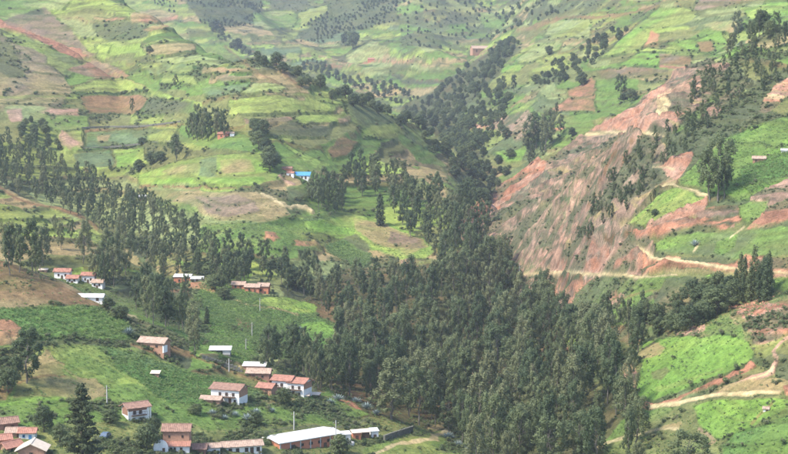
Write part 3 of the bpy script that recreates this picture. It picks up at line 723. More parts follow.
# ------------------------------------------------------------------ object helpers
def link(o, parent=None):
    COL.objects.link(o)
    if parent is not None: o.parent = parent
    return o
def tag(o, label=None, cat=None, group=None, kind=None):
    if label: o['label'] = label
    if cat: o['category'] = cat
    if group: o['group'] = group
    if kind: o['kind'] = kind
    return o
def mesh_np(name, V, Fc, mats, midx=None, smooth=False):
    me = bpy.data.meshes.new(name)
    V = np.asarray(V, np.float32)
    me.from_pydata(V.tolist(), [], Fc if isinstance(Fc, list) else Fc.tolist())
    for m in mats: me.materials.append(m)
    if midx is not None: me.polygons.foreach_set('material_index', np.asarray(midx, np.int32))
    if smooth: me.polygons.foreach_set('use_smooth', [True] * len(me.polygons))
    me.update()
    return me

# ---- vegetation materials
def leaf_mat(name, stops, trans=.48):
    m, nt, b = new_mat(name)
    oi = nt.nodes.new('ShaderNodeObjectInfo'); tc_ = nt.nodes.new('ShaderNodeTexCoord')
    n = noise_node(nt, .8, 3, .7, tc_.outputs['Object']); n2_ = noise_node(nt, 9.0, 2, .6, tc_.outputs['Object'])
    a = nt.nodes.new('ShaderNodeMath'); a.operation = 'MULTIPLY_ADD'; L_(nt, oi.outputs['Random'], a.inputs[0]); a.inputs[1].default_value = .75
    c = nt.nodes.new('ShaderNodeMath'); c.operation = 'MULTIPLY_ADD'; L_(nt, n.outputs[0], c.inputs[0]); c.inputs[1].default_value = .7; c.inputs[2].default_value = -.28; L_(nt, c.outputs[0], a.inputs[2])
    d = nt.nodes.new('ShaderNodeMath'); d.operation = 'MULTIPLY_ADD'; L_(nt, n2_.outputs[0], d.inputs[0]); d.inputs[1].default_value = .22; L_(nt, a.outputs[0], d.inputs[2])
    r = ramp(nt, d.outputs[0], stops)
    L_(nt, r.outputs[0], b.inputs['Base Color']); b.inputs['Roughness'].default_value = .6; b.inputs['Specular IOR Level'].default_value = .25
    t = nt.nodes.new('ShaderNodeBsdfTranslucent'); L_(nt, r.outputs[0], t.inputs['Color'])
    mx = nt.nodes.new('ShaderNodeMixShader'); mx.inputs[0].default_value = trans
    out = nt.nodes['Material Output']
    L_(nt, b.outputs[0], mx.inputs[1]); L_(nt, t.outputs[0], mx.inputs[2]); L_(nt, mx.outputs[0], out.inputs['Surface'])
    return m
M = {}
M['euc'] = leaf_mat('eucalyptus_leaf', [(.1, (.09, .13, .062)), (.4, (.140, .185, .086)), (.65, (.19, .23, .105)), (.9, (.25, .265, .135))])
M['broad'] = leaf_mat('dark_leaf', [(.15, (.085, .118, .058)), (.5, (.13, .17, .078)), (.85, (.19, .23, .10))])
M['conif'] = leaf_mat('conifer_needle', [(.15, (.05, .07, .035)), (.5, (.08, .11, .05)), (.9, (.13, .155, .07))])
M['bush'] = leaf_mat('shrub_leaf', [(.1, (.10, .14, .065)), (.4, (.16, .21, .09)), (.7, (.21, .25, .11)), (.95, (.25, .25, .15))])
M['tuft'] = leaf_mat('crop_leaf', [(.1, (.13, .21, .08)), (.5, (.22, .32, .11)), (.9, (.33, .40, .16))], .5)
M['agave'] = leaf_mat('grey_agave_leaf', [(.2, (.16, .21, .19)), (.8, (.28, .33, .30))], .05)
def plain_mat(name, col, rough=.8, nscale=1.5, namp=.35, spec=.2, metal=0.0, bump=0.0):
    m, nt, b = new_mat(name)
    tc_ = nt.nodes.new('ShaderNodeTexCoord'); n = noise_node(nt, nscale, 5, .65, tc_.outputs['Object'])
    c = np.array(col)
    r = ramp(nt, n.outputs[0], [(.25, c * (1 - namp)), (.75, np.minimum(c * (1 + namp * .6), .92))])
    L_(nt, r.outputs[0], b.inputs['Base Color']); b.inputs['Roughness'].default_value = rough; b.inputs['Specular IOR Level'].default_value = spec; b.inputs['Metallic'].default_value = metal
    if bump:
        bp = nt.nodes.new('ShaderNodeBump'); bp.inputs['Distance'].default_value = bump; L_(nt, n.outputs[0], bp.inputs['Height']); L_(nt, bp.outputs[0], b.inputs['Normal'])
    return m
M['bark'] = plain_mat('pale_bark', (.17, .15, .12), nscale=1.2, namp=.45)
M['darkbark'] = plain_mat('dark_bark', (.10, .08, .06))

# ---- tree meshes
def tube(V, Fc, p0, p1, r0_, r1_, n=5):
    p0 = np.array(p0, float); p1 = np.array(p1, float); d = p1 - p0; d /= np.linalg.norm(d) + 1e-9
    a = np.cross(d, [0, 0, 1.0]) if abs(d[2]) < .95 else np.cross(d, [1.0, 0, 0]); a /= np.linalg.norm(a); b = np.cross(d, a)
    k = len(V)
    for p, r in ((p0, r0_), (p1, r1_)):
        for i in range(n):
            t = 2 * math.pi * i / n; V.append(p + r * (math.cos(t) * a + math.sin(t) * b))
    for i in range(n): Fc.append((k + i, k + (i + 1) % n, k + n + (i + 1) % n, k + n + i))
LEAFN = [None]
def leaves(rg, cs, rad, n, size, droop=0.0, up=.25, hollow=.45):
    """leaf-sized faces spread through ellipsoid clumps"""
    w = np.array([r[0] * r[1] * r[2] for r in rad]) ** .67; w /= w.sum()
    idx = rg.choice(len(cs), n, p=w)
    d = rg.normal(size=(n, 3)); d /= np.linalg.norm(d, axis=1)[:, None]
    rr_ = (hollow + (1 - hollow) * rg.random(n) ** .6) * (1 + .18 * rg.normal(size=n))
    p = np.array(cs)[idx] + d * np.array(rad)[idx] * rr_[:, None]
    nrm = d * .7 + rg.normal(size=(n, 3)) * .7 + np.array([0, 0, up]); nrm /= np.linalg.norm(nrm, axis=1)[:, None]
    t = np.cross(nrm, rg.normal(size=(n, 3))); t[:, 2] -= droop; t -= nrm * (t * nrm).sum(1)[:, None]; t /= np.linalg.norm(t, axis=1)[:, None] + 1e-9
    b = np.cross(nrm, t)
    s = size * (.6 + .8 * rg.random(n))[:, None]
    out = np.sign((nrm * d).sum(1))[:, None]; b = -b * np.where(out == 0, 1, out); nrm = nrm * np.where(out == 0, 1, out)
    ax = p - np.array([0, 0, 1]) * p[:, 2:3]; ax /= np.linalg.norm(ax, axis=1)[:, None] + .6
    sn = d * .75 + ax * .45 + nrm * .45 + np.array([0, 0, .25]); sn /= np.linalg.norm(sn, axis=1)[:, None]
    LEAFN[0] = np.repeat(sn, 4, 0)
    V = np.stack([p - t * s * .65, p + b * s * .36 - t * s * .05, p + t * s * .65, p - b * s * .36 + t * s * .1], 1).reshape(-1, 3)
    Fc = np.arange(n * 4).reshape(-1, 4)
    return V, Fc
def build_tree(kind, seed, n=2600):
    rg = np.random.default_rng(seed)
    TV, TF = [], []
    cs, rad = [], []
    if kind == 'euc':                                   # 18 m, loose, tall crown of hanging tufts
        H = 18.0; lean = rg.normal(size=2) * .5
        slim = seed in (6,); wide = (seed % 3 == 1)
        base = .16 + .14 * rg.random()
        prev = np.array([0, 0, -1.5]); ax = []
        for k in range(9):
            t = (k + 1) / 9
            p = np.array([lean[0] * t + .25 * rg.normal(), lean[1] * t + .25 * rg.normal(), H * .95 * t])
            tube(TV, TF, prev, p, .24 * (1 - (k) / 9.5) + .03, .24 * (1 - (k + 1) / 9.5) + .03); ax.append(p); prev = p
        nb = 24 if not slim else 20
        for k in range(nb):
            t = base + (1 - base) * ((k + rg.random() * .8) / nb)
            a = k * 2.4 + rg.normal() * .5
            prof = (math.sin(min(.90, (t - base) / (1 - base) * .80 + .12) * math.pi) ** .6 + .1) * (1.9 if slim else 3.5 if wide else 2.9)
            r = prof * (.45 + .75 * rg.random())
            c0 = np.array([lean[0] * t, lean[1] * t, H * t])
            c = c0 + np.array([math.cos(a) * r, math.sin(a) * r, .6 + .5 * rg.random()])
            tube(TV, TF, c0 - np.array([0, 0, 1.4]), c, .07, .025, 3)
            q = (.75 + .5 * rg.random()) * (.75 if slim else 1)
            cs.append(c); rad.append((q, q, q * (1.2 + .7 * rg.random())))
            if rg.random() < .6:
                cs.append(c + rg.normal(size=3) * np.array([.9, .9, .8]) + np.array([0, 0, -.8])); rad.append((q * .6, q * .6, q * 1.0))
        cs.append(np.array([lean[0], lean[1], H * .97])); rad.append((1.2, 1.2, 1.3))
        V, Fc = leaves(rg, cs, rad, 4300, .42, droop=1.0, up=.3, hollow=.3); mats = ('bark', 'euc')
    elif kind == 'broad':                               # 9 m rounded dark crown
        H = 9.0
        tube(TV, TF, (0, 0, -1), (.1, 0, 3.2), .28, .2)
        for k in range(19):
            a = k * 2.4; t = (k + .5) / 19; z = 2.2 + 6.0 * t
            r = 3.0 * math.sin(math.pi * min(1, .18 + t * .8)) ** .7 * (.5 + .6 * rg.random())
            c = np.array([math.cos(a) * r, math.sin(a) * r, z]); q = .95 + .6 * rg.random()
            tube(TV, TF, (.1, 0, 2.6), c, .12, .03, 3)
            cs.append(c); rad.append((q, q, q * .85))
        V, Fc = leaves(rg, cs, rad, int(n * .9), .45, up=.5, hollow=.4); mats = ('darkbark', 'broad')
    elif kind == 'conif':                               # 22 m ragged conifer
        H = 22.0
        tube(TV, TF, (0, 0, -1.5), (0, 0, 11), .42, .26); tube(TV, TF, (0, 0, 11), (.2, 0, 21.5), .26, .04)
        nb = 95
        for k in range(nb):
            t = .06 + .94 * (k + rg.random() * .5) / nb
            a = k * 2.4 + rg.normal() * .4
            R = (1 - t) ** .8 * 5.4 * (.55 + .6 * rg.random()) + .25
            z = H * t
            tip = np.array([math.cos(a) * R, math.sin(a) * R, z - .1 * R + .3])
            tube(TV, TF, (0, 0, z), tip, .06, .02, 3)
            for u in (.45, .78, 1.0):
                q = .42 + .30 * R * (1.1 - u * .5) * .6
                cs.append(np.array([math.cos(a) * R * u, math.sin(a) * R * u, z - .1 * R * u + .3 * u - .1])); rad.append((q, q, q * .6))
        V, Fc = leaves(rg, cs, rad, int(n * 5), .42, droop=.4, up=.5, hollow=.2); mats = ('darkbark', 'conif')
    elif kind == 'cypress':                             # 14 m dark narrow crown
        H = 14.0
        tube(TV, TF, (0, 0, -1), (0, 0, 13), .22, .05)
        for k in range(26):
            t = .06 + .92 * k / 26; a = k * 2.4; R = 1.25 * math.sin(math.pi * min(1, .2 + t * .78)) ** .8 * (.5 + .5 * rg.random())
            cs.append(np.array([math.cos(a) * R, math.sin(a) * R, H * t])); rad.append((.85 * (1.15 - t * .6), .85 * (1.15 - t * .6), 1.2))
        V, Fc = leaves(rg, cs, rad, int(n * .8), .42, up=.4, hollow=.3); mats = ('darkbark', 'broad')
    elif kind == 'bush':                                # 2.2 m shrub
        H = 2.2
        for k in range(6):
            a = rg.random() * 6.3; R = .75 * rg.random()
            tip = (math.cos(a) * R, math.sin(a) * R, .8 + .7 * rg.random()); tube(TV, TF, (0, 0, -.3), tip, .05, .02, 3)
            cs.append(np.array(tip)); q = .45 + .3 * rg.random(); rad.append((q * 1.2, q * 1.2, q))
        V, Fc = leaves(rg, cs, rad, 190, .34, up=.5, hollow=.3); mats = ('darkbark', 'bush')
    elif kind == 'tuft':                                # clump of broad grassy blades
        H = .8; Vl = []; Fl = []
        for k in range(22):
            a = rg.random() * 6.3; el = .5 + .9 * rg.random(); Ln = .55 + .4 * rg.random(); o_ = rg.normal(size=3) * np.array([.28, .28, 0])
            d = np.array([math.cos(a) * math.cos(el), math.sin(a) * math.cos(el), math.sin(el)]); s = np.array([-math.sin(a), math.cos(a), 0])
            q = len(Vl); Vl += [o_ - s * .04, o_ + s * .04, o_ + d * Ln * .55 + s * .085, o_ + d * Ln, o_ + d * Ln * .55 - s * .085]; Fl.append((q, q + 1, q + 2, q + 3, q + 4))
        V = np.array(Vl); Fc = Fl; mats = ('darkbark', 'tuft')
        tube(TV, TF, (0, 0, -.1), (0, 0, .15), .03, .02, 3)
    elif kind == 'agave':                               # 1.8 m rosette of stiff blades
        H = 1.8; Vl = []; Fl = []
        for k in range(34):
            a = k * 2.4; el = .25 + 1.1 * ((k % 17) / 17.0); Ln = 1.5 + .4 * rg.random()
            d = np.array([math.cos(a) * math.cos(el), math.sin(a) * math.cos(el), math.sin(el)]); s = np.array([-math.sin(a), math.cos(a), 0])
            b0 = np.array([0, 0, .05]); mid = b0 + d * Ln * .5 + s * 0; tip = b0 + d * Ln + np.array([0, 0, -.15 * math.cos(el)])
            q = len(Vl); Vl += [b0 - s * .07, b0 + s * .07, mid + s * .13, tip, mid - s * .13]; Fl.append((q, q + 1, q + 2, q + 3, q + 4))
        V = np.array(Vl); Fc = Fl; mats = ('darkbark', 'agave')
        tube(TV, TF, (0, 0, -.4), (0, 0, .2), .12, .1, 5)
    TV = np.array(TV)
    crown = mesh_np(kind + '_crown', V, Fc, [M[mats[1]]])
    trunk = mesh_np(kind + '_trunk', TV, TF, [M[mats[0]]], smooth=True)
    nv = len(TV); F2 = [tuple(q) for q in TF] + [tuple(int(w_) + nv for w_ in q) for q in (Fc if isinstance(Fc, list) else Fc.tolist())]
    both = mesh_np(kind + '_tree', np.concatenate([TV, V]), F2, [M[mats[0]], M[mats[1]]], [0] * len(TF) + [1] * (len(F2) - len(TF)))
    if kind not in ('agave', 'tuft'):                                 # leaves shade with the roundness of their tuft
        LN = LEAFN[0]
        crown.polygons.foreach_set('use_smooth', [True] * len(crown.polygons)); crown.normals_split_custom_set_from_vertices(LN.tolist())
        both.polygons.foreach_set('use_smooth', [True] * len(both.polygons))
        tn = TV - TV * np.array([0, 0, 1]); tn = tn / (np.linalg.norm(tn, axis=1)[:, None] + 1e-6)
        both.normals_split_custom_set_from_vertices(np.concatenate([tn, LN]).tolist())
    return dict(H=H, crown=crown, trunk=trunk, both=both)
TREES = {'euc': [build_tree('euc', s) for s in (3, 4, 5, 6, 7, 8, 10)], 'broad': [build_tree('broad', s) for s in (21, 22, 23)], 'conif': [build_tree('conif', 31)],
         'cypress': [build_tree('cypress', s) for s in (41, 42)], 'bush': [build_tree('bush', s) for s in (51, 52, 53, 54)], 'agave': [build_tree('agave', 61)], 'tuft': [build_tree('tuft', s) for s in (71, 72)]}
NAMES = dict(euc='eucalyptus_tree', broad='broadleaf_tree', conif='conifer_tree', cypress='slim_evergreen_tree', bush='shrub', agave='agave_plant', tuft='crop_plant')
CATS = dict(euc='tree', broad='tree', conif='tree', cypress='tree', bush='shrub', agave='agave', tuft='plant')
COUNT = {}
def plant(kind, x, y, z, h, label, group=None, parts=True, fat=1.0):
    T = TREES[kind]; t = T[random.randrange(len(T))]
    s = h / t['H']; sx = s * random.uniform(.95, 1.35) * fat
    rz = random.uniform(0, 6.28)
    if parts:
        o = bpy.data.objects.new(NAMES[kind], None); link(o)
        link(bpy.data.objects.new('trunk', t['trunk']), o); link(bpy.data.objects.new('crown', t['crown']), o)
        o.empty_display_size = .5
    else:
        o = link(bpy.data.objects.new(NAMES[kind], t['both']))
    o.location = (x, y, z); o.scale = (sx, sx, s); o.rotation_euler = (0, 0, rz)
    tag(o, label, CATS[kind], group)
    COUNT[kind] = COUNT.get(kind, 0) + 1
    return o

def scatter(poly, spacing, n_try=6000, seed=1, clump=0.0):
    """ground points that fill an outline seen in the photo, at least 'spacing' metres apart"""
    rg = np.random.default_rng(seed)
    xs = [p[0] for p in poly]; ys = [p[1] for p in poly]
    x1, x2, y1, y2 = min(xs), max(xs), min(ys), max(ys)
    cand = rg.random((n_try, 2)) * [x2 - x1, y2 - y1] + [x1, y1]
    ok = inpoly(poly, cand[:, 0], cand[:, 1]); cand = cand[ok]
    out = []; cell = {}
    for px, py in cand:
        x, y, z = at(px, py)
        if clump and fbm(np.array([x / 30]), np.array([y / 30]), seed, 2)[0] < clump: continue
        k = (int(x // spacing), int(y // spacing)); bad = False
        for a in (-1, 0, 1):
            for b in (-1, 0, 1):
                for q in cell.get((k[0] + a, k[1] + b), ()):
                    if (q[0] - x) ** 2 + (q[1] - y) ** 2 < spacing * spacing: bad = True
        if bad: continue
        cell.setdefault(k, []).append((x, y)); out.append((x, y, z))
    return out

# (kind, outline of the bases, spacing m, height range m, label, group, clump)
WOODS = [
 ('euc', P('372,330 400,306 430,285 450,268 480,262 505,280 530,305 556,330 590,352 612,385 634,424 640,480 470,480 462,446 440,428 410,418 384,408 350,398 335,380 335,352'), 6.9, (9, 19), 'tall grey-green eucalyptus in the dense valley bottom wood', 'eucalyptus trees of the valley bottom wood', .0),
 ('euc', P('212,262 230,262 262,282 300,300 340,322 370,318 400,300 392,282 360,284 330,280 296,268 262,262 232,250'), 6.6, (8, 12), 'smaller eucalyptus in the strip of wood above the green crop fields', 'eucalyptus trees of the strip above the crop fields', .0),
 ('euc', P('-30,150 8,142 30,146 60,165 110,192 150,208 200,236 244,270 226,292 178,290 150,268 128,250 110,238 60,209 0,188 -30,186'), 4.6, (5.5, 10), 'dull brownish eucalyptus in the wood behind the terraced spur', 'eucalyptus trees of the wood behind the terraced spur', .0),
 ('euc', P('342,182 352,174 380,172 402,178 412,192 404,204 384,200 360,196'), 6.5, (8, 13), 'dark eucalyptus in the round grove on the middle of the left slope', 'eucalyptus trees of the round grove', 0),
 ('euc', P('392,212 410,198 432,200 456,205 482,212 490,236 470,252 440,262 410,240'), 6.8, (9, 14), 'eucalyptus in the ravine between the left fields and the landslide', 'eucalyptus trees of the ravine beside the landslide', 0),
 ('euc', P('308,204 314,192 336,190 346,202 342,213 322,212'), 5.2, (9, 13), 'eucalyptus in the dark clump below the blue-roofed house', 'eucalyptus trees below the blue-roofed house', 0),
 ('broad', P('396,150 404,112 430,100 444,86 466,70 490,56 506,42 520,44 500,72 476,90 462,112 470,140 488,160 498,186 486,202 466,196 452,172 430,150 420,128 402,118'), 6.8, (4.5, 8.5), 'dark bushy tree filling the far ravine between green slopes', 'dark trees of the far ravine', .30),
 ('broad', P('470,200 462,150 458,112 480,90 500,86 510,104 500,130 520,150 506,180 488,206'), 7.5, (4.5, 8), 'dark green tree on the right flank of the far ravine', 'trees on the right flank of the far ravine', .42),
 ('broad', P('150,2 262,2 262,10 250,26 226,28 205,24 170,12'), 5.5, (2.5, 5), 'low dark tree in the scrub behind the long left ridge', 'low trees of the scrub behind the long left ridge', .47),
 ('broad', P('334,2 396,2 400,20 380,26 345,34 322,44 300,42 300,30 320,16'), 5.5, (2.5, 5.5), 'low dark tree in the scrub high on the far hillside', 'low trees of the scrub on the far hillside', .45),
 ('broad', P('404,2 470,2 480,16 472,38 450,52 420,50 400,30'), 11, (3, 5.5), 'low dark tree among the far terraces at the valley head', 'low trees of the far terraces', .48),
 ('broad', P('478,6 540,2 560,14 530,24 505,34 480,44'), 11, (3, 6), 'low dark tree along the far stream line at the valley head', 'low trees of the far stream line', .45),
 ('broad', P('300,70 340,84 372,95 402,108 424,102 408,92 372,84 340,76 312,62'), 7, (4, 8), 'dark tree in the thicket where the far ravine bends left', 'trees where the far ravine bends left', .28),
 ('euc', P('520,160 530,140 556,118 566,130 550,150 524,172'), 7, (7, 11), 'dark slender tree in the hollow above the landslide', 'trees in the hollow above the landslide', .35),
 ('broad', P('536,84 552,66 575,56 592,42 620,30 628,34 600,58 580,76 552,90'), 8.5, (4, 7), 'small dark tree on the shrubby rib crossing the far right fields', 'dark trees of the far right rib', .25),
 ('broad', P('206,26 222,30 238,48 262,58 290,72 320,84 350,96 372,104 392,116 380,118 340,104 300,86 262,66 225,46'), 9.0, (5, 8.5), 'dark round tree in the ravine beyond the long left ridge', 'dark trees beyond the long left ridge', .05),
 ('euc', P('694,88 720,64 746,54 790,40 800,74 760,94 730,112 700,142 668,170 640,200 612,228 590,244 566,240 580,214 606,186 632,160 660,140 684,114'), 3.9, (3.2, 6.5), 'scrubby dark tree on the steep bank right of the landslide', 'scrubby trees of the steep bank right of the landslide', .2),
 ('broad', P('640,326 662,318 700,300 736,292 742,304 716,318 690,332 660,338'), 4.2, (5, 8), 'grey-green bushy tree in the thicket below the right dirt road', 'bushy trees of the thicket below the right dirt road', .2),
 ('cypress', P('734,300 740,288 768,288 772,300 756,304'), 3.4, (9, 12.5), 'narrow dark evergreen in the compact stand under the red road bank', 'narrow evergreens under the red road bank', 0),
 ('euc', P('574,352 600,332 630,336 640,350 634,368 612,376 586,366'), 8.5, (8, 13), 'slender eucalyptus standing apart at the left of the bright oval field', 'slender eucalyptus trees left of the bright oval field', 0),
 ('euc', P('264,376 272,364 300,362 332,378 336,392 310,388 286,372'), 5.6, (9, 13), 'dark eucalyptus in the row behind the houses with red roofs', 'eucalyptus trees behind the red-roofed houses', 0),
 ('euc', P('132,312 140,300 166,300 174,318 190,330 170,334 146,322'), 6.0, (9, 13), 'dark green eucalyptus in the clump right of the white village houses', 'eucalyptus trees right of the white village houses', 0),
 ('euc', P('216,278 226,272 250,278 262,292 240,292'), 6.0, (9, 12), 'eucalyptus behind the row of orange-roofed houses on the slope', 'eucalyptus trees behind the orange-roofed houses', 0),
 ('euc', P('-5,262 20,262 46,266 40,274 10,276'), 5.6, (10, 15), 'dark eucalyptus at the foot of the yellow-green terraces', 'eucalyptus trees at the foot of the terraces', 0),
 ('euc', P('188,140 196,132 222,130 226,139 206,142'), 5.0, (10, 14), 'dark eucalyptus in the clump beside the lone red-roofed house', 'eucalyptus trees beside the lone red-roofed house', 0),
 ('broad', P('252,130 262,134 272,160 280,172 270,174 260,154'), 5.0, (7, 10), 'dark tree in the row running downhill from the red-roofed house', 'dark trees in the row down the slope', 0),
 ('euc', P('724,60 736,44 770,34 790,34 790,48 760,56'), 8.0, (6, 11), 'loose eucalyptus on the ridge at the upper right', 'eucalyptus trees on the upper right ridge', .2),
 ('euc', P('120,262 128,276 110,294 94,288 100,272'), 6.0, (11, 14), 'tall eucalyptus just behind the white village houses', 'tall eucalyptus trees behind the white village houses', 0),
 ('broad', P('20,128 30,122 50,132 60,150 36,146 18,140'), 6.0, (4, 6.5), 'dark tree at the upper edge of the brownish wood on the left', 'dark trees at the upper edge of the left wood', 0),
]
ORD = ['leftmost', 'second from the left', 'third from the left', 'fourth from the left', 'fifth from the left', 'sixth from the left', 'seventh from the left', 'eighth from the left', 'ninth from the left', 'tenth from the left']
allp = []
for wi, (kind, poly, sp_, (h1, h2), lab, grp, cl) in enumerate(WOODS):
    pts = scatter(poly, sp_, 16000 if wi == 0 else 7000, 100 + wi, cl)
    few = []
    for x, y, z in pts:
        h = random.uniform(h1, h2)
        qx_, qy_ = to_pix(x, y, z)
        if 166 < qx_ < 210 and 281 < qy_ < 308: continue          # open ground in front of the sheet-roofed sheds
        if 226 < qx_ < 274 and 289 < qy_ < 312: continue
        if random.random() < .12: h *= .75
        few.append([kind, x, y, z - .2, h, lab, grp, h / math.hypot(x, y) * F, wi])
    allp += few
SINGLES = [
 ('conif', 82, 466, 106, 'tall ragged dark conifer at the lower left beside the village', 1.12),
 ('euc', 26, 384, 52, 'pale eucalyptus left of the yellow-green hillside, on the near brown slope', 1.2), ('broad', 8, 392, 26, 'dark round tree at the left edge of the picture below the pale eucalyptus', 1.0),
 ('broad', 44, 432, 28, 'dark bushy tree just above the white shed with a blue door', 1.0), ('broad', 147, 450, 28, 'bushy green tree in front of the white house with a balcony', 1.0), ('broad', 154, 438, 24, 'small tree squeezed between the two white walled houses', .9),
 ('euc', 195, 356, 48, 'lone slim eucalyptus left of the shed with a white metal roof', .9), ('euc', 168, 326, 34, 'slim eucalyptus above the long adobe house', .9), ('euc', 186, 308, 32, 'thin dark eucalyptus in front of the brick shed with white sheets', .6),
 ('cypress', 207, 324, 18, 'small pointed evergreen alone in the crop field', 1.2), ('broad', 296, 290, 24, 'dark round tree right of the orange-roofed house row', 1.1), ('broad', 284, 404, 18, 'round dark bush tree below the two-part white house', 1.2),
 ('euc', 83, 264, 42, 'eucalyptus rising on the terraces behind the white village houses', .9), ('euc', 61, 250, 26, 'thin tree in the middle of the terraces', .7), ('euc', 71, 242, 22, 'thin pale tree high on the terraces', .7), ('euc', 55, 234, 18, 'small thin tree near the top of the terraces', .7),
 ('euc', 710, 202, 48, 'left one of the tall eucalyptus pair by the hilltop crop field', .9), ('euc', 718, 203, 62, 'tallest eucalyptus on the right slope, beside the crop field', .95), ('euc', 724, 200, 40, 'lower eucalyptus leaning right of the tallest one on the right slope', .9),
 ('euc', 690, 462, 46, 'wide dark eucalyptus at the lower right below the dirt road', 1.5), ('euc', 678, 464, 34, 'smaller eucalyptus touching the wide one at the lower right', 1.2), ('cypress', 641, 462, 24, 'small pointed evergreen at the bottom edge, first left of the wide eucalyptus', 1.2), ('cypress', 655, 463, 26, 'pointed evergreen at the bottom edge between two others', 1.2), ('cypress', 629, 462, 20, 'lowest pointed evergreen at the bottom edge near the dark wood', 1.2),
 ('cypress', 380, 226, 34, 'pointed dark evergreen at the edge of the light green field', 1.2), ('broad', 763, 34, 24, 'dark tree standing out on the top of the upper right ridge', .7), ('broad', 770, 38, 18, 'dark round tree just right of the tallest on the upper right ridge', 1.0),
 ('euc', 736, 36, 22, 'pale loose eucalyptus on the upper right ridge', 1.1), ('euc', 750, 40, 18, 'grey eucalyptus between the pale one and the dark tree on the ridge', 1.1),
 ('euc', 536, 150, 34, 'tall dark tree where the far fields meet the landslide', 1.2), ('euc', 545, 152, 38, 'tallest dark tree where the far fields meet the landslide', 1.1), ('euc', 530, 152, 26, 'left dark tree where the far fields meet the landslide', 1.2), ('broad', 572, 138, 10, 'small dark tree above the landslide rim by the track', 1.2),
 ('euc', 621, 98, 22, 'dark pointed tree among the brown far right fields', .9), ('broad', 632, 102, 12, 'round tree right of the pointed one in the far right fields', 1.3), ('broad', 624, 104, 10, 'low tree under the pointed one in the far right fields', 1.3), ('broad', 582, 86, 14, 'small dark tree beside the reddish far right field', .9),
 ('broad', 475, 98, 16, 'bushy dark tree on the green spur of the far right slope', 1.2), ('euc', 504, 92, 14, 'left tree of the pair on the far right slope below the yellow field', 1.0), ('euc', 514, 92, 16, 'right tree of the pair on the far right slope below the yellow field', 1.0), ('broad', 549, 56, 10, 'lone dark tree on the pale far right field', 1.2), ('broad', 536, 84, 10, 'low dark tree at the foot of the shrubby rib', 1.2),
 ('broad', 353, 50, 20, 'grey round tree high on the far hillside', .9), ('broad', 346, 46, 14, 'smaller grey tree left of the round one on the far hillside', .9), ('broad', 215, 30, 11, 'dark round tree on the edge of the long left ridge', 1.2), ('broad', 238, 50, 11, 'dark tree below the upper one along the long left ridge', 1.2),
 ('euc', 177, 162, 26, 'dark eucalyptus at the right end of the small green fields', 1.1), ('broad', 150, 164, 13, 'dark round tree left in the row at the small green fields', 1.1), ('broad', 160, 163, 12, 'dark tree between the round one and the eucalyptus in the small fields', 1.2), ('broad', 139, 173, 13, 'lone tree below the small green fields', 1.0), ('euc', 110, 172, 12, 'slim tree above the left wood', 1.0),
 ('euc', 132, 115, 16, 'slim dark tree standing in the red soil field', .7), ('euc', 83, 148, 18, 'thin bare-looking tree at the corner of the walled fields', .35), ('broad', 142, 146, 8, 'small bush tree on the field wall', 1.2), ('euc', 175, 88, 12, 'pale small tree in the upper left fields', .9), ('broad', 149, 54, 8, 'small dark tree in the mauve upper left field', 1.2),
 ('broad', 655, 217, 8, 'small dark bush tree alone in the bright green right field', 1.1), ('broad', 626, 320, 14, 'dark bushy tree on the slope left of the thicket', 1.2), ('euc', 641, 322, 30, 'slim tall tree by the lower track on the right slope', .8), ('euc', 648, 324, 24, 'thin pale tree right of the slim one by the lower track', .7), ('euc', 606, 318, 22, 'slim tree on the green patch below the landslide', .9), ('euc', 598, 336, 26, 'leafy eucalyptus below the green patch under the landslide', 1.1),
 ('euc', 475, 246, 20, 'dark eucalyptus at the foot of the orange landslide scar', 1.0), ('euc', 491, 262, 24, 'pointed dark eucalyptus against the eroded slope', .9), ('euc', 392, 420, 60, 'broad light-crowned eucalyptus at the left front of the valley wood', 1.35), ('euc', 420, 426, 56, 'tall eucalyptus at the front edge of the valley wood', 1.0), ('broad', 340, 454, 22, 'dark leafy tree at the bottom edge in front of the long hall', 1.2), ('broad', 372, 460, 14, 'bush tree at the bottom edge right of the hall', 1.2),
 ('broad', 60, 442, 20, 'low bushy tree right of the village sheds', 1.2), ('broad', 110, 424, 16, 'low green tree left of the white house with a balcony', 1.2), ('broad', 224, 300, 14, 'dark bush tree left of the orange-roofed row', 1.2), ('broad', 215, 290, 16, 'round green tree between the sheet-roofed shed and the orange-roofed row', 1.4), ('broad', 120, 318, 14, 'light green bushy tree below the long white shed', 1.5), ('broad', 108, 312, 12, 'light green bush tree beside the long white shed', 1.4),
 ('broad', 256, 424, 14, 'dark bush tree on the bank above the long hall', 1.2), ('broad', 196, 414, 12, 'dark bushy tree above the tall adobe house', 1.3),
]
for kind, px, py, hp, lab, fat in SINGLES:
    x, y, z = at(px, min(py, 453.5))
    if py > 453.5:
        k = 1 - (py - 453.5) * .0045; x, y = x * k, y * k; z = ground_z(x, y)
    h = hp * math.hypot(x, y) / F
    plant(kind, x, y, z - .2, h, lab, None, parts=hp > 16, fat=fat)
REST = []
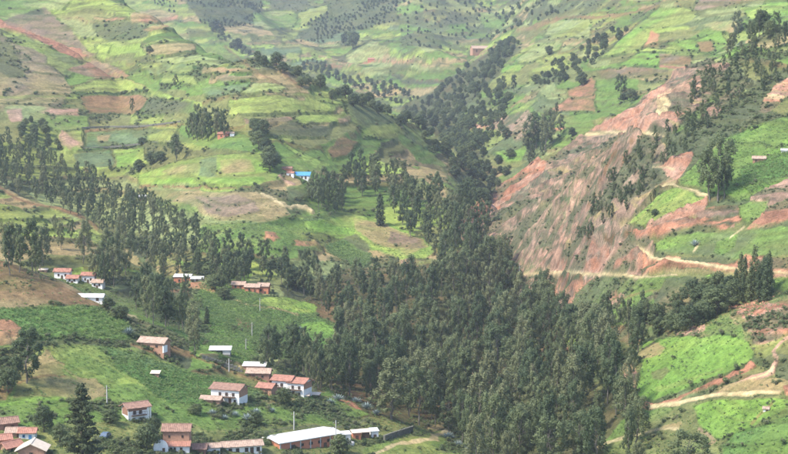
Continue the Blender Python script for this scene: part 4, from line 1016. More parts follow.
for kind in ('euc', 'broad', 'cypress'):
    A = [a for a in allp if a[0] == kind]
    cap = 298 - COUNT.get(kind, 0)
    A.sort(key=lambda a: -a[7])
    keep, rest = A[:cap], A[cap:]
    # small groups are told apart by their order; members of the big woods share a label
    for wi in sorted(set(a[8] for a in keep)):
        G = [a for a in keep if a[8] == wi]
        G.sort(key=lambda a: a[1] / a[2])
        total = sum(1 for a in allp if a[8] == wi)
        for i, a in enumerate(G):
            lab = a[5]
            if total <= 10 and total == len(G):
                lab = lab + ', ' + ('rightmost' if i == len(G) - 1 and i else ORD[i])
            elif len(G) >= 14:
                qx = [to_pix(b[1], b[2], b[3]) for b in G]; mx_, my_ = sorted(q[0] for q in qx), sorted(q[1] for q in qx)
                px_, py_ = to_pix(a[1], a[2], a[3])
                hor = 'left' if px_ < mx_[len(G) // 3] else 'right' if px_ > mx_[2 * len(G) // 3] else 'middle'
                ver = 'upper' if py_ < my_[len(G) // 3] else 'lower' if py_ > my_[2 * len(G) // 3] else 'central'
                lab = lab + ', ' + ver + ' ' + hor
            plant(kind, a[1], a[2], a[3], a[4], lab, a[6], parts=a[7] > 18, fat=1.7 if 'scrubby' in lab else random.uniform(.68, 1.0) if kind == 'euc' else 1.0)
    REST.append((kind, rest))

# ---- instanced masses that nobody could count
def mass(name, label, pts, sources):
    """pts: (x, y, z, sx, sz, rot, pick)"""
    n = len(pts); A = np.array(pts, float)
    me = bpy.data.meshes.new(name); me.vertices.add(n); me.vertices.foreach_set('co', A[:, :3].ravel().astype(np.float32))
    for nm, dt, val in (('siz', 'FLOAT_VECTOR', A[:, [3, 3, 4]]), ('rot', 'FLOAT_VECTOR', np.stack([A[:, 5] * 0, A[:, 5] * 0, A[:, 5]], 1)), ('pick', 'INT', A[:, 6])):
        at_ = me.attributes.new(nm, dt, 'POINT'); at_.data.foreach_set('vector' if dt != 'INT' else 'value', val.ravel().astype(np.float32 if dt != 'INT' else np.int32))
    me.update()
    o = link(bpy.data.objects.new(name, me)); tag(o, label, None, None, 'stuff')
    ng = bpy.data.node_groups.new(name, 'GeometryNodeTree')
    ng.interface.new_socket('Geometry', in_out='INPUT', socket_type='NodeSocketGeometry'); ng.interface.new_socket('Geometry', in_out='OUTPUT', socket_type='NodeSocketGeometry')
    N = ng.nodes; gi = N.new('NodeGroupInput'); go = N.new('NodeGroupOutput'); ip = N.new('GeometryNodeInstanceOnPoints'); jg = N.new('GeometryNodeJoinGeometry')
    for s in reversed(sources):
        oi = N.new('GeometryNodeObjectInfo'); oi.inputs['Object'].default_value = s; oi.inputs['As Instance'].default_value = True
        ng.links.new(oi.outputs['Geometry'], jg.inputs[0])
    ip.inputs['Pick Instance'].default_value = True
    for nm, dt, sock in (('siz', 'FLOAT_VECTOR', 'Scale'), ('rot', 'FLOAT_VECTOR', 'Rotation'), ('pick', 'INT', 'Instance Index')):
        na = N.new('GeometryNodeInputNamedAttribute'); na.data_type = dt; na.inputs['Name'].default_value = nm
        ng.links.new(na.outputs['Attribute'], ip.inputs[sock])
    ng.links.new(gi.outputs[0], ip.inputs['Points']); ng.links.new(jg.outputs[0], ip.inputs['Instance']); ng.links.new(ip.outputs[0], go.inputs[0])
    md = o.modifiers.new('scatter', 'NODES'); md.node_group = ng
    return o
def source_objs(kind):
    """visible single-mesh plants whose meshes the masses reuse"""
    out = []
    for t in TREES[kind]:
        for o in COL.objects:
            if o.type == 'MESH' and o.data == t['both'] and o.parent is None: out.append(o); break
    return out
MASSLAB = dict(euc='eucalyptus trees farther back in the woods, reading as one grey-green mass', broad='dark far-off trees and scrub merging along the ravines', cypress='narrow evergreens behind the first ones')
for kind, rest in REST:
    if not rest: continue
    src = source_objs(kind)
    if not src: continue
    Hs = [[t['H'] for t in TREES[kind] if t['both'] == s.data][0] for s in src]
    pts = []
    for a in rest:
        i = random.randrange(len(src)); s = a[4] / Hs[i]
        pts.append((a[1], a[2], a[3], s * random.uniform(.9, 1.15), s, random.uniform(0, 6.28), i))
    mass('distant_' + NAMES[kind] + 's', MASSLAB[kind], pts, src)

# individual shrubs and agaves near the village
SHR = [('agave', 235, 416, 7, 'grey-blue agave on the bank below the white house with a tiled annex'), ('agave', 248, 420, 9, 'large grey agave on the bank above the long hall'), ('agave', 256, 413, 6, 'grey agave above the large one on the bank'), ('agave', 272, 412, 6, 'grey agave in the middle of the bank above the hall'),
       ('agave', 330, 404, 7, 'grey agave left of the orange soil patch'), ('agave', 338, 400, 8, 'grey agave behind the orange soil patch'), ('agave', 356, 402, 7, 'grey agave right of the orange soil patch'), ('agave', 366, 408, 8, 'grey agave at the edge of the dark wood'), ('agave', 376, 414, 6, 'grey agave nearest the stalls under the wood'),
       ('agave', 128, 334, 9, 'bluish agave at the end of the crop rows'), ('agave', 695, 246, 8, 'grey-blue agave on the right slope above the road'), ('agave', 224, 419, 6, 'pale agave above the tall adobe house'), ('agave', 212, 414, 6, 'small pale agave left on the bank over the tall adobe house'),
       ('agave', 350, 362, 5, 'agave by the pale track under the wood'), ('agave', 300, 330, 5, 'agave at the corner of the crop field by the wood'), ('agave', 448, 438, 8, 'grey agave at the end of the pale track by the wood'), ('agave', 458, 446, 8, 'lowest grey agave beside the wood at the bottom edge'), ('agave', 470, 450, 8, 'grey agave inside the edge of the wood at the bottom'),
       ('bush', 134, 338, 7, 'round shrub behind the bluish agave'), ('bush', 172, 362, 5, 'green shrub at the corner of the long adobe house'), ('bush', 178, 360, 5, 'second green shrub right of the long adobe house'), ('bush', 266, 388, 5, 'shrub before the small adobe house'), ('bush', 300, 404, 5, 'shrub below the balcony house')]
for kind, px, py, hp, lab in SHR:
    x, y, z = at(px, py); plant(kind, x, y, z - .1, hp * math.hypot(x, y) / F, lab, None, parts=False)
for i in range(len(TREES['bush'])):       # make sure every shrub shape stands somewhere visible
    t = TREES['bush'][i]
    if not any(o.data == t['both'] for o in COL.objects if o.type == 'MESH'):
        x, y, z = at(300 + i * 14, 408); o = link(bpy.data.objects.new('shrub', t['both'])); o.location = (x, y, z)
        tag(o, ['leafy shrub', 'spreading shrub', 'tight round shrub', 'low dark shrub'][i] + ' on the green bank above the long white roof', 'shrub')

# shrubs along field banks and over the rough ground
rg = np.random.default_rng(5)
wgt = (HEDGE * (RR > 320) * (np.abs(TT) < math.radians(16.5)) * (RR < 2400)).astype(np.float64)
wgt[:, :-1] *= np.clip(np.diff(ELEV, axis=1) / np.median(np.diff(ELEV, axis=1)[:, 200:]), .02, 1.2)
wgt *= np.where(RR > 1000, .55, 1)
wgt = wgt.ravel(); wgt /= wgt.sum()
NB = 33000
pick = rg.choice(len(wgt), NB, p=wgt)
bx, by, bz, br = X.ravel()[pick], Y.ravel()[pick], Z.ravel()[pick], RR.ravel()[pick]
src = source_objs('bush')
sz = (.22 + .5 * rg.random(NB) ** 3) * np.clip(br / 620, .85, 1.6)
jx = rg.normal(size=NB) * .5; jy = rg.normal(size=NB) * .5
mass('shrub_cover', 'low shrubs along the field banks and over the rough ground', np.stack([bx + jx, by + jy, bz - .1, sz * (.9 + .6 * rg.random(NB)), sz * (.7 + .5 * rg.random(NB)), rg.random(NB) * 6.28, rg.integers(0, len(src), NB)], 1), src)

for i, (px, py) in enumerate(((170, 385), (190, 378))):
    x, y, z = at(px, py); o = link(bpy.data.objects.new('crop_plant', TREES['tuft'][i]['both'])); o.location = (x, y, z); o.scale = (1.3, 1.3, 1.3)
    tag(o, ['large leafy crop plant in the dark green crop field below the hut', 'large leafy crop plant higher up in the dark green crop field'][i], 'plant')
wgt = (CROP * (RR > 320) * (np.abs(TT) < math.radians(16)) * (RR < 720) * (~CLEAR)).astype(np.float64)
wgt[:, :-1] *= np.diff(rr)[None, :] * RR[:, :-1]
wgt = wgt.ravel(); wgt /= wgt.sum(); NC = 46000
pick = rg.choice(len(wgt), NC, p=wgt); hx, hy = rg.normal(size=NC) * .6, rg.normal(size=NC) * .6
mass('crop_and_grass_tufts', 'leafy crops and tufts of rank grass in the near fields', np.stack([X.ravel()[pick] + hx, Y.ravel()[pick] + hy, Z.ravel()[pick] - .03, .32 + .4 * rg.random(NC) ** 2, .28 + .35 * rg.random(NC), rg.random(NC) * 6.28, rg.integers(0, 2, NC)], 1), source_objs('tuft'))
# ------------------------------------------------------------------ building materials
M['adobe'] = plain_mat('adobe', (.42, .24, .155), .95, 2.2, .3, bump=.04)
M['adobe_dark'] = plain_mat('dark_adobe', (.30, .165, .115), .95, 2.2, .3, bump=.04)
M['white'] = plain_mat('whitewash', (.80, .775, .72), .9, .9, .2, bump=.02)
M['brick'] = plain_mat('orange_brick', (.52, .21, .12), .9, 3.0, .25)
M['tile'] = plain_mat('clay_tile', (.33, .20, .145), .85, 1.3, .5, bump=.03)
M['tile_pale'] = plain_mat('pale_clay_tile', (.46, .33, .245), .85, 1.3, .45, bump=.03)
M['tile_red'] = plain_mat('red_clay_tile', (.41, .205, .145), .85, 1.3, .45, bump=.03)
M['sheet'] = plain_mat('pale_metal_sheet', (.70, .69, .64), .55, .5, .3, .5)
M['sheet_tan'] = plain_mat('tan_roof_sheet', (.66, .55, .42), .6, .8, .2, .3)
M['blue'] = plain_mat('blue_sheet', (.10, .33, .68), .5, .8, .15, .4)
M['wood'] = plain_mat('dark_wood', (.13, .085, .055), .8, 3.0, .35)
M['bluedoor'] = plain_mat('blue_paint', (.12, .30, .52), .6, 2.0, .2)
M['stone'] = plain_mat('grey_stone', (.17, .165, .13), .95, 1.2, .4, bump=.06)
M['glass'] = plain_mat('dark_window_glass', (.035, .04, .045), .25, 1.0, .2, .5)
M['concrete'] = plain_mat('pale_concrete', (.50, .48, .44), .85, 1.0, .2)
M['carpaint'] = plain_mat('slate_blue_paint', (.10, .14, .19), .35, .7, .1, .5)
M['rubber'] = plain_mat('rubber', (.03, .03, .03), .8)

def boxes(name, lst, mat, parent, bevel=0.0):
    """one mesh out of boxes (x0, x1, y0, y1, z0, z1)"""
    V, Fc = [], []
    for x0, x1, y0, y1, z0, z1 in lst:
        k = len(V); V += [(x0, y0, z0), (x1, y0, z0), (x1, y1, z0), (x0, y1, z0), (x0, y0, z1), (x1, y0, z1), (x1, y1, z1), (x0, y1, z1)]
        Fc += [(k, k + 3, k + 2, k + 1), (k + 4, k + 5, k + 6, k + 7), (k, k + 1, k + 5, k + 4), (k + 1, k + 2, k + 6, k + 5), (k + 2, k + 3, k + 7, k + 6), (k + 3, k, k + 4, k + 7)]
    return link(bpy.data.objects.new(name, mesh_np(name, V, Fc, [M[mat] if isinstance(mat, str) else mat])), parent)
def wall_gable(w, d, h, rise, mat, parent, z0=-3.6, y0=0.0, x0=None, name='wall', mono=0.0):
    """walls under a pitched roof whose ridge runs along x; mono lifts the front for a lean-to"""
    x0 = -w / 2 if x0 is None else x0; x1 = x0 + w
    if mono:
        V = [(x0, y0, z0), (x1, y0, z0), (x1, y0 + d, z0), (x0, y0 + d, z0), (x0, y0, h), (x1, y0, h), (x1, y0 + d, h + mono), (x0, y0 + d, h + mono)]
        Fc = [(0, 1, 5, 4), (1, 2, 6, 5), (2, 3, 7, 6), (3, 0, 4, 7), (4, 5, 6, 7), (3, 2, 1, 0)]
    else:
        V = [(x0, y0, z0), (x1, y0, z0), (x1, y0 + d, z0), (x0, y0 + d, z0), (x0, y0, h), (x1, y0, h), (x1, y0 + d, h), (x0, y0 + d, h), (x0, y0 + d / 2, h + rise), (x1, y0 + d / 2, h + rise)]
        Fc = [(0, 1, 5, 4), (1, 2, 6, 9, 5), (2, 3, 7, 6), (3, 0, 4, 8, 7), (4, 5, 9, 8), (6, 7, 8, 9), (3, 2, 1, 0)]
    return link(bpy.data.objects.new(name, mesh_np(name, V, Fc, [M[mat]])), parent)
def roof_slope(V, Fc, x0, x1, ya, za, yb, zb, pitch_w=.42, amp=.07, th=.14, wob=0):
    """one corrugated slope from the eave (ya, za) up to (yb, zb): rows of half-round tiles"""
    n = max(4, int((x1 - x0) / pitch_w)) * 4
    L = math.hypot(yb - ya, zb - za); ny, nz = -(zb - za) / L, abs(yb - ya) / L
    if yb < ya: ny = -ny
    rows_ = 5
    k = len(V)
    for j in range(rows_ + 1):
        t = j / rows_
        for i in range(n + 1):
            a = amp * abs(math.sin(i * math.pi / 4)) + .03 * math.sin(i * .37 + j * 1.3 + wob) * (amp > .05)
            for s in (0, 1):
                q = a + (th if s == 0 else 0) - (0 if s == 0 else .0)
                if s: q = 0
                V.append((x0 + (x1 - x0) * i / n, ya + (yb - ya) * t + ny * q * (1 if yb > ya else 1), za + (zb - za) * t + nz * q - .05 * math.sin(t * math.pi) * (amp > .05)))
    W = (n + 1) * 2
    for j in range(rows_):
        for i in range(n):
            a = k + j * W + i * 2; b = a + 2; c = a + W; d = c + 2
            Fc.append((a, b, d, c)); Fc.append((a + 1, c + 1, d + 1, b + 1))
            if j == 0: Fc.append((a, a + 1, b + 1, b))
            if j == rows_ - 1: Fc.append((c, d, d + 1, c + 1))
        for i in (0, n):
            a = k + j * W + i * 2; c = a + W
            Fc.append((a, c, c + 1, a + 1))
def roof_gable(w, d, h, rise, mat, parent, over=.45, y0=0.0, x0=None, amp=.07, name='roof', pw=.42):
    x0 = -w / 2 if x0 is None else x0; x1 = x0 + w
    s = rise / (d / 2); V, Fc = [], []
    roof_slope(V, Fc, x0 - over, x1 + over, y0 - over, h - s * over, y0 + d / 2, h + rise, amp=amp, pitch_w=pw)
    roof_slope(V, Fc, x0 - over, x1 + over, y0 + d + over, h - s * over, y0 + d / 2, h + rise, amp=amp, pitch_w=pw, wob=2)
    o = link(bpy.data.objects.new(name, mesh_np(name, V, Fc, [M[mat]])), parent)
    boxes('ridge_cap', [(x0 - over, x1 + over, y0 + d / 2 - .16, y0 + d / 2 + .16, h + rise + .06, h + rise + .24)], mat, o)
    return o
def roof_mono(w, d, h, lift, mat, parent, over=.35, y0=0.0, x0=None, amp=.03, name='roof', pw=.3):
    x0 = -w / 2 if x0 is None else x0; V, Fc = [], []
    s = lift / d
    roof_slope(V, Fc, x0 - over, x0 + w + over, y0 - over, h - s * over + .02, y0 + d + over, h + lift + s * over + .02, amp=amp, pitch_w=pw, th=.06)
    return link(bpy.data.objects.new(name, mesh_np(name, V, Fc, [M[mat]])), parent)
def opening(parent, x, z, w, h, side='front', D=0, W=0, kind='window', mat='wood', y0=0.0):
    """frame standing proud of the wall with a dark recessed pane or a door leaf"""
    def tr(a, b, c, d, e, f):            # local box: along wall, out of wall, up
        if side == 'front': return (x + a, x + b, y0 - d, y0 - c, z + e, z + f)
        if side == 'right': return (W / 2 + c, W / 2 + d, x + a, x + b, z + e, z + f)
        return (-W / 2 - d, -W / 2 - c, x + a, x + b, z + e, z + f)
    t = .09
    fr = boxes(kind, [tr(-w / 2 - t, -w / 2, -.02, .07, -t, h + t), tr(w / 2, w / 2 + t, -.02, .07, -t, h + t), tr(-w / 2, w / 2, -.02, .07, h, h + t)] + ([tr(-w / 2, w / 2, -.02, .10, -t, 0)] if kind == 'window' else []), mat, parent)
    if kind == 'window':
        boxes('pane', [tr(-w / 2, w / 2, -.02, .012, 0, h)], 'glass', fr)
        boxes('mullion', [tr(-.03, .03, .012, .05, 0, h)], mat, fr)
    else:
        boxes('door_leaf', [tr(-w / 2, w / 2, -.02, .03, 0, h)], 'wood' if mat == 'wood' else mat, fr)
    return fr
def balcony(parent, x0, x1, z, depth=.9, y0=0.0):
    b = boxes('balcony', [(x0, x1, y0 - depth, y0 + .02, z - .12, z)], 'wood', parent)
    n = max(3, int((x1 - x0) / .5)); l = [(x0, x1, y0 - depth, y0 - depth + .06, z + .85, z + .92)]
    for i in range(n + 1):
        q = x0 + (x1 - x0 - .06) * i / n; l.append((q, q + .06, y0 - depth, y0 - depth + .06, z, z + .85))
    boxes('railing', l, 'wood', b)
    return b
def root(name, px, py, yaw, label, cat, group=None, dz=0.0, sink=0.0):
    x, y, z = at(px, min(py, 453.5))
    if py > 453.5:
        k = 1 - (py - 453.5) * .0045; x, y = x * k, y * k; z = ground_z(x, y)
    o = bpy.data.objects.new(name, None); link(o); o.location = (x, y, z - sink - .35 + dz)
    o.rotation_euler = (0, 0, math.radians(yaw) - math.atan2(x, y)); tag(o, label, cat, group)
    return o, math.hypot(x, y) / F * .92
def windows(parent, spec, mpp, W=0, y0=0.0, mat='wood'):
    for s in spec: opening(parent, s[0] * mpp, s[1] * mpp, s[2] * mpp, s[3] * mpp, mat=mat, y0=y0, kind=(s[4] if len(s) > 4 else 'window'))
GH = 'houses of the village'
# 1 long adobe house
o, m = root('adobe_house', 151, 350, -30, 'long adobe house with a white patch on its right end, alone above the crop field', 'house')
W, D, H = 31 * m, 15 * m, 9.5 * m
wall_gable(W, D, H, 4 * m, 'adobe', o); roof_gable(W, D, H, 4 * m, 'tile_pale', o)
windows(o, [(-3, 3.5, 2.6, 2.4), (7, 4.5, 2.4, 2.2)], m); boxes('plaster_patch', [(W / 2 - 1.2 * m, W / 2 + .04, -.04, D * .55, -.3, 6.5 * m)], 'white', o)
# 2 white house with balcony
o, m = root('white_house', 139, 421, 24, 'white house with red tiled roof, balcony and a red-brown left gable', 'house')
W, D, H = 25 * m, 17 * m, 17 * m
wall_gable(W, D, H, 3.5 * m, 'white', o); roof_gable(W, D, H, 3.5 * m, 'tile', o, over=.6)
boxes('gable_panel', [(-W / 2 - .05, -W / 2 + .02, .3, D - .3, 8.5 * m, H)], 'adobe_dark', o)
boxes('upper_panel', [(-W / 2 - .02, W / 2 - 3 * m, -.05, .02, 13 * m, H - .1)], 'adobe_dark', o)
windows(o, [(-5, 9.5, 2.6, 3.2), (2, 9.5, 2.6, 3.2), (-6, 0, 2.4, 5, 'door'), (4, 1.8, 2.4, 2.6)], m); balcony(o, -9 * m, 8 * m, 8.4 * m)
boxes('corner_post', [(W / 2 + .5 * m, W / 2 + 1.6 * m, -1.0 * m, .2 * m, -1, 16 * m)], 'white', o)
# 3 tall adobe house with lower red roof
o, m = root('tall_adobe_house', 176, 452, -8, 'tall adobe house with dark red upper roof, two small windows and white lower wall', 'house')
W, D, H = 29 * m, 17 * m, 25 * m
wall_gable(W, D, H, 4 * m, 'adobe', o, y0=2.2 * m); roof_gable(W, D, H, 5 * m, 'tile', o, y0=2.2 * m)
windows(o, [(-7.5, 17.5, 1.6, 2.0), (7, 17.5, 1.6, 2.0)], m, y0=2.2 * m)
lw = boxes('lower_wall', [(-W / 2 + 2 * m, W / 2 + .2 * m, -2.0 * m, 2.2 * m, -2.5, 9.0 * m)], 'white', o)
windows(lw, [(-5, 4, 2, 2.8), (-1, 4, 1.6, 2.8), (6, 4, 2, 2.8)], m, y0=-2 * m)
roof_mono(W - 1 * m, 6.0 * m, 9.6 * m, 3.6 * m, 'tile_red', o, y0=-3.2 * m, x0=-W / 2 + 1.4 * m, amp=.06, name='lower_roof', pw=.42)
# arched white wall beside it
o, m = root('arched_white_wall', 161, 452.5, 6, 'white wall with a rounded top at the left foot of the tall adobe house', 'wall')
n = 14; V = []; Fc = []
for yy in (0, 1.2):
    V += [(-8 * m, yy, -2), (8 * m, yy, -2)] + [(8 * m * math.cos(math.pi * i / n), yy, 7 * m + 7.5 * m * math.sin(math.pi * i / n)) for i in range(n + 1)]
k = n + 3; Fc = [tuple(range(k)), tuple(reversed(range(k, 2 * k)))] + [(i, i + k, (i + 1) % k + k, (i + 1) % k) for i in range(k)]
link(bpy.data.objects.new('wall_slab', mesh_np('wall_slab', V, Fc, [M['white']])), o)
windows(o, [(3, 2, 2, 4, 'door')], m)
# 4 white house with annex
o, m = root('white_house', 225, 402, -26, 'white house with adobe right gable and balcony in the crop field', 'house')
W, D, H = 34 * m, 22 * m, 15.5 * m
wall_gable(W, D, H, 4 * m, 'white', o); roof_gable(W, D, H, 4 * m, 'tile', o, over=.55)
boxes('adobe_gable', [(W / 2 - .02, W / 2 + .05, .02, D - .02, 7 * m, H), (W / 2 - .02, W / 2 + .05, D * .3, D * .7, H, H + 1.6 * m)], 'adobe', o)
windows(o, [(-6, 8.6, 2.4, 2.8), (2, 8.6, 2.4, 2.8), (10, 8.6, 2.4, 2.8), (6, 0, 2.6, 5.4, 'door'), (12, 1.4, 2.2, 2.6)], m); balcony(o, -3 * m, 13 * m, 7.4 * m)
o, m = root('tiled_annex', 210, 403, -20, 'low adobe annex with pale roof left of the white house in the crop', 'shed')
W, D, H = 22 * m, 12 * m, 5.5 * m
wall_gable(W, D, H, 2.4 * m, 'adobe', o); roof_gable(W, D, H, 2.4 * m, 'tile_pale', o)
windows(o, [(5, 0, 2.4, 4, 'door')], m)
# 5 adobe houses behind
o, m = root('adobe_house', 258, 378, -12, 'low adobe house with pale tiled roof directly below a white sheet roof', 'house')
W, D, H = 25 * m, 14 * m, 7 * m
wall_gable(W, D, H, 3.4 * m, 'adobe_dark', o); roof_gable(W, D, H, 3.4 * m, 'tile_pale', o); windows(o, [(-5, 0, 2.4, 4.5, 'door'), (5, 2, 2, 2)], m)
o, m = root('sheet_roof_shed', 254, 371, -12, 'adobe shed with a bright white metal roof behind the low adobe house', 'shed')
W, D, H = 24 * m, 9 * m, 7.0 * m
wall_gable(W, D, H, 0, 'adobe', o, mono=2.2 * m); roof_mono(W, D, H, 2.2 * m, 'sheet', o); windows(o, [(0, 2, 2, 2)], m)
# 6 small adobe
o, m = root('small_adobe_house', 264, 392, -28, 'small adobe house with red tiled roof left of the two-part white house', 'house')
W, D, H = 18 * m, 14 * m, 7.5 * m
wall_gable(W, D, H, 3.4 * m, 'adobe', o); roof_gable(W, D, H, 3.4 * m, 'tile_red', o); windows(o, [(3, 0, 2.4, 4.5, 'door')], m)
# 7 two-part white house
o, m = root('white_house', 281, 392, -24, 'left half of the two-part white house, its red roof a little higher', 'house')
W, D, H = 22 * m, 17 * m, 14.5 * m
wall_gable(W, D, H, 3.6 * m, 'white', o); roof_gable(W, D, H, 3.6 * m, 'tile_red', o, over=.5); windows(o, [(-6, 8, 2.4, 2.8), (1, 8, 2.4, 2.8), (-2, 0, 2.4, 5, 'door'), (5, 1.5, 2, 2.6)], m); balcony(o, -9 * m, 3 * m, 7 * m)
o, m = root('white_house', 296, 395, -27, 'right half of the two-part white house, with an adobe right gable and balcony', 'house')
W, D, H = 19 * m, 20 * m, 15 * m
wall_gable(W, D, H, 3.6 * m, 'white', o); roof_gable(W, D, H, 3.6 * m, 'tile_red', o, over=.5)
boxes('adobe_gable', [(W / 2 - .02, W / 2 + .05, .02, D - .02, 8 * m, H)], 'adobe', o)
windows(o, [(-4, 8.4, 2.4, 2.8), (4, 8.4, 2.4, 2.8), (-3, 0, 2.4, 5, 'door'), (4, 1.5, 2, 2.6)], m); balcony(o, -8 * m, 7 * m, 7.4 * m)
for px, py, w, lab in ((305, 397, 9, 'small lean-to with pale sheet roof in front of the two-part white house'), (315, 396, 9, 'open shelter with pale roof, right of the lean-to by the white house')):
    o, m = root('lean_to', px, py, -15, lab, 'shelter')
    boxes('wall', [(-w * m / 2 + .1, w * m / 2 - .1, 1.2, 2.2, -1.5, 3.2 * m)], 'adobe', o); roof_mono(w * m, 7 * m, 3.4 * m, .9 * m, 'sheet_tan', o, y0=-.6)
    for s in (-1, 1): boxes('post', [(s * w * m * .45 - .07, s * w * m * .45 + .07, -.5, -.36, -1, 3.3 * m)], 'wood', o)
# 8 metal roof shed
o, m = root('sheet_roof_shed', 220, 353, -6, 'long low shed with white metal roof on dark posts, beside the slim eucalyptus', 'shed')
W, D, H = 22 * m, 10 * m, 4.5 * m
boxes('wall', [(-W / 2, W / 2, D * .55, D, -2, H + 1.4 * m), (-W / 2, -W / 2 + .3, 0, D * .55, -2, H), (3 * m, W / 2, 0, D * .5, -2, H)], 'concrete', o); roof_mono(W, D, H + .1, 2.2 * m, 'sheet', o)
boxes('foundation', [(-W / 2 - .1, W / 2 + .1, -.1, D + .1, -6, -.05)], 'stone', o)
for q in (-.5, -.2, .12): boxes('post', [(q * W + .4, q * W + .58, .1, .28, -1.5, H)], 'wood', o)
# 10 the long hall
o, m = root('long_hall', 311, 448, 34, 'long orange brick hall with a white sheet-metal roof', 'building', sink=.3)
W, D, H = 82 * m, 36 * m, 14 * m
wall_gable(W, D, H, 2.0 * m, 'brick', o); roof_gable(W, D, H, 2.0 * m, 'sheet', o, over=.5, amp=.035, pw=.5)
boxes('skirting', [(-W / 2 + .3, W * .1, -.06, .02, -2.4, 1.6 * m)], 'white', o)
windows(o, [(-24, 7, 4, 2.6), (-12, 7, 4, 2.6), (0, 7, 4, 2.6), (12, 7, 4, 2.6), (24, 7, 4, 2.6), (19, 0, 3.2, 6, 'door')], m)
boxes('ring_beam', [(-W / 2 - .04, W / 2 + .04, -.06, -.0, H - 1.2 * m, H - .5 * m)], 'concrete', o)
for q in range(7): boxes('pilaster', [(-W / 2 + q * W / 6.2, -W / 2 + q * W / 6.2 + .3, -.10, .0, -2.4, H - 1.25 * m)], 'concrete', o)
# 11 white house in front of the hall
o, m = root('white_house', 243, 453, 10, 'low white house with broad pale roof at the left end of the hall', 'house')
W, D, H = 42 * m, 16 * m, 10 * m
wall_gable(W, D, H, 3 * m, 'white', o); roof_gable(W, D, H, 3.2 * m, 'tile_pale', o, over=.6); windows(o, [(-14, 3, 3, 4), (-6, 3, 3, 4), (4, 3, 3, 4), (10, 0, 3, 7, 'door'), (17, 3, 3, 4)], m)
o, m = root('small_white_house', 213, 453, 8, 'small white walled house between the tall adobe house and the broad pale roof', 'house')
W, D, H = 16 * m, 14 * m, 8 * m
wall_gable(W, D, H, 2.6 * m, 'white', o); roof_gable(W, D, H, 2.6 * m, 'tile_pale', o); windows(o, [(2, 2, 2, 3)], m)
o, m = root('small_tiled_shed', 199, 453, -10, 'small adobe shed with tiled roof right beside the tall adobe house', 'shed')
W, D, H = 14 * m, 12 * m, 7 * m
wall_gable(W, D, H, 3.4 * m, 'adobe_dark', o); roof_gable(W, D, H, 3.4 * m, 'tile', o)
# 12 stalls along the wall
for px, py, w, h, wm, rm, lab, yaw in ((345, 441, 13, 9, 'white', 'sheet', 'white walled shed nearest the long hall', 14), (357, 439, 9, 8.5, 'brick', 'sheet_tan', 'small orange hut with tan roof among the sheds', 14),
                              (366, 438, 8, 8, 'wood', 'sheet_tan', 'dark open shed between the orange hut and the last white shed', 14), (375, 438, 8, 9, 'white', 'sheet', 'last white shed at the end of the row by the stone wall', 14)):
    o, m = root('shed', px, py, yaw, lab, 'shed')
    wall_gable(w * m, 9 * m, h * m, 0, wm, o, mono=1.4 * m); roof_mono(w * m, 9 * m, h * m, 1.4 * m, rm, o, over=.25)
    windows(o, [(0, 0, 2.6, 5, 'door')], m, mat='bluedoor' if px == 345 else 'wood')
o, m = root('water_tank', 350, 444, 0, 'pale rounded water tank in front of the sheds', 'tank')
V = []; Fc = []; n = 16
for j, (r_, z_) in enumerate(((5, -.5), (5.2, 1.5), (5.2, 3.2), (4.4, 4.2), (2.4, 4.9), (0.01, 5.0))):
    V += [(r_ * m * math.cos(2 * math.pi * i / n), r_ * .7 * m * math.sin(2 * math.pi * i / n), z_ * m) for i in range(n)]
for j in range(5): Fc += [(j * n + i, j * n + (i + 1) % n, (j + 1) * n + (i + 1) % n, (j + 1) * n + i) for i in range(n)]
link(bpy.data.objects.new('tank_shell', mesh_np('tank_shell', V, Fc, [M['concrete']], smooth=True)), o); boxes('lid', [(-.3, .3, -.3, .3, 4.95 * m, 5.4 * m)], 'concrete', o)
# 13 lower-left corner
HC = [('adobe_house', 9, 430, 20, 12, 10, 4, 'adobe_dark', 'tile', 14, 'dark adobe house with brownish roof, uppermost at the lower left corner', 'house'),
      ('tiled_shed', 15, 437, 18, 11, 7, 3.2, 'adobe', 'tile_pale', -10, 'adobe shed with tan roof between the brownish roof and the white shed', 'shed'),
      ('white_shed', 27, 439, 17, 11, 9, 3.2, 'white', 'tile_red', -12, 'white shed with pinkish red roof and a blue door', 'shed'),
      ('red_roof_house', 2, 446, 20, 12, 9, 3.6, 'adobe', 'tile_red', 8, 'adobe house with bright red roof cut by the left edge of the picture', 'house'),
      ('red_roof_house', 15, 451, 22, 13, 7, 4.2, 'adobe', 'tile_red', 40, 'adobe house with long red roof left of the tan gable', 'house')]
for nm, px, py, w, d, h, r_, wm, rm, yaw, lab, cat in HC:
    o, m = root(nm, px, py, yaw, lab, cat)
    wall_gable(w * m, d * m, h * m, r_ * m, wm, o); roof_gable(w * m, d * m, h * m, r_ * m, rm, o)
    windows(o, [(-w * .2, h * .4, 2, 2.4), (w * .2, 0, 2.4, h * .62, 'door')], m, mat='bluedoor' if nm == 'white_shed' else 'wood')
o, m = root('gable_house', 33, 453.5, 80, 'adobe house turned gable-on with a wide pale tan roof at the bottom left', 'house')
W, D, H = 24 * m, 28 * m, 9 * m
wall_gable(W, D, H, 6.5 * m, 'adobe', o, y0=-D / 2); roof_gable(W, D, H, 6.5 * m, 'sheet_tan', o, y0=-D / 2, over=.6, amp=.05)
opening(o, 0, 1 * m, 3 * m, 5 * m, side='left', W=W)
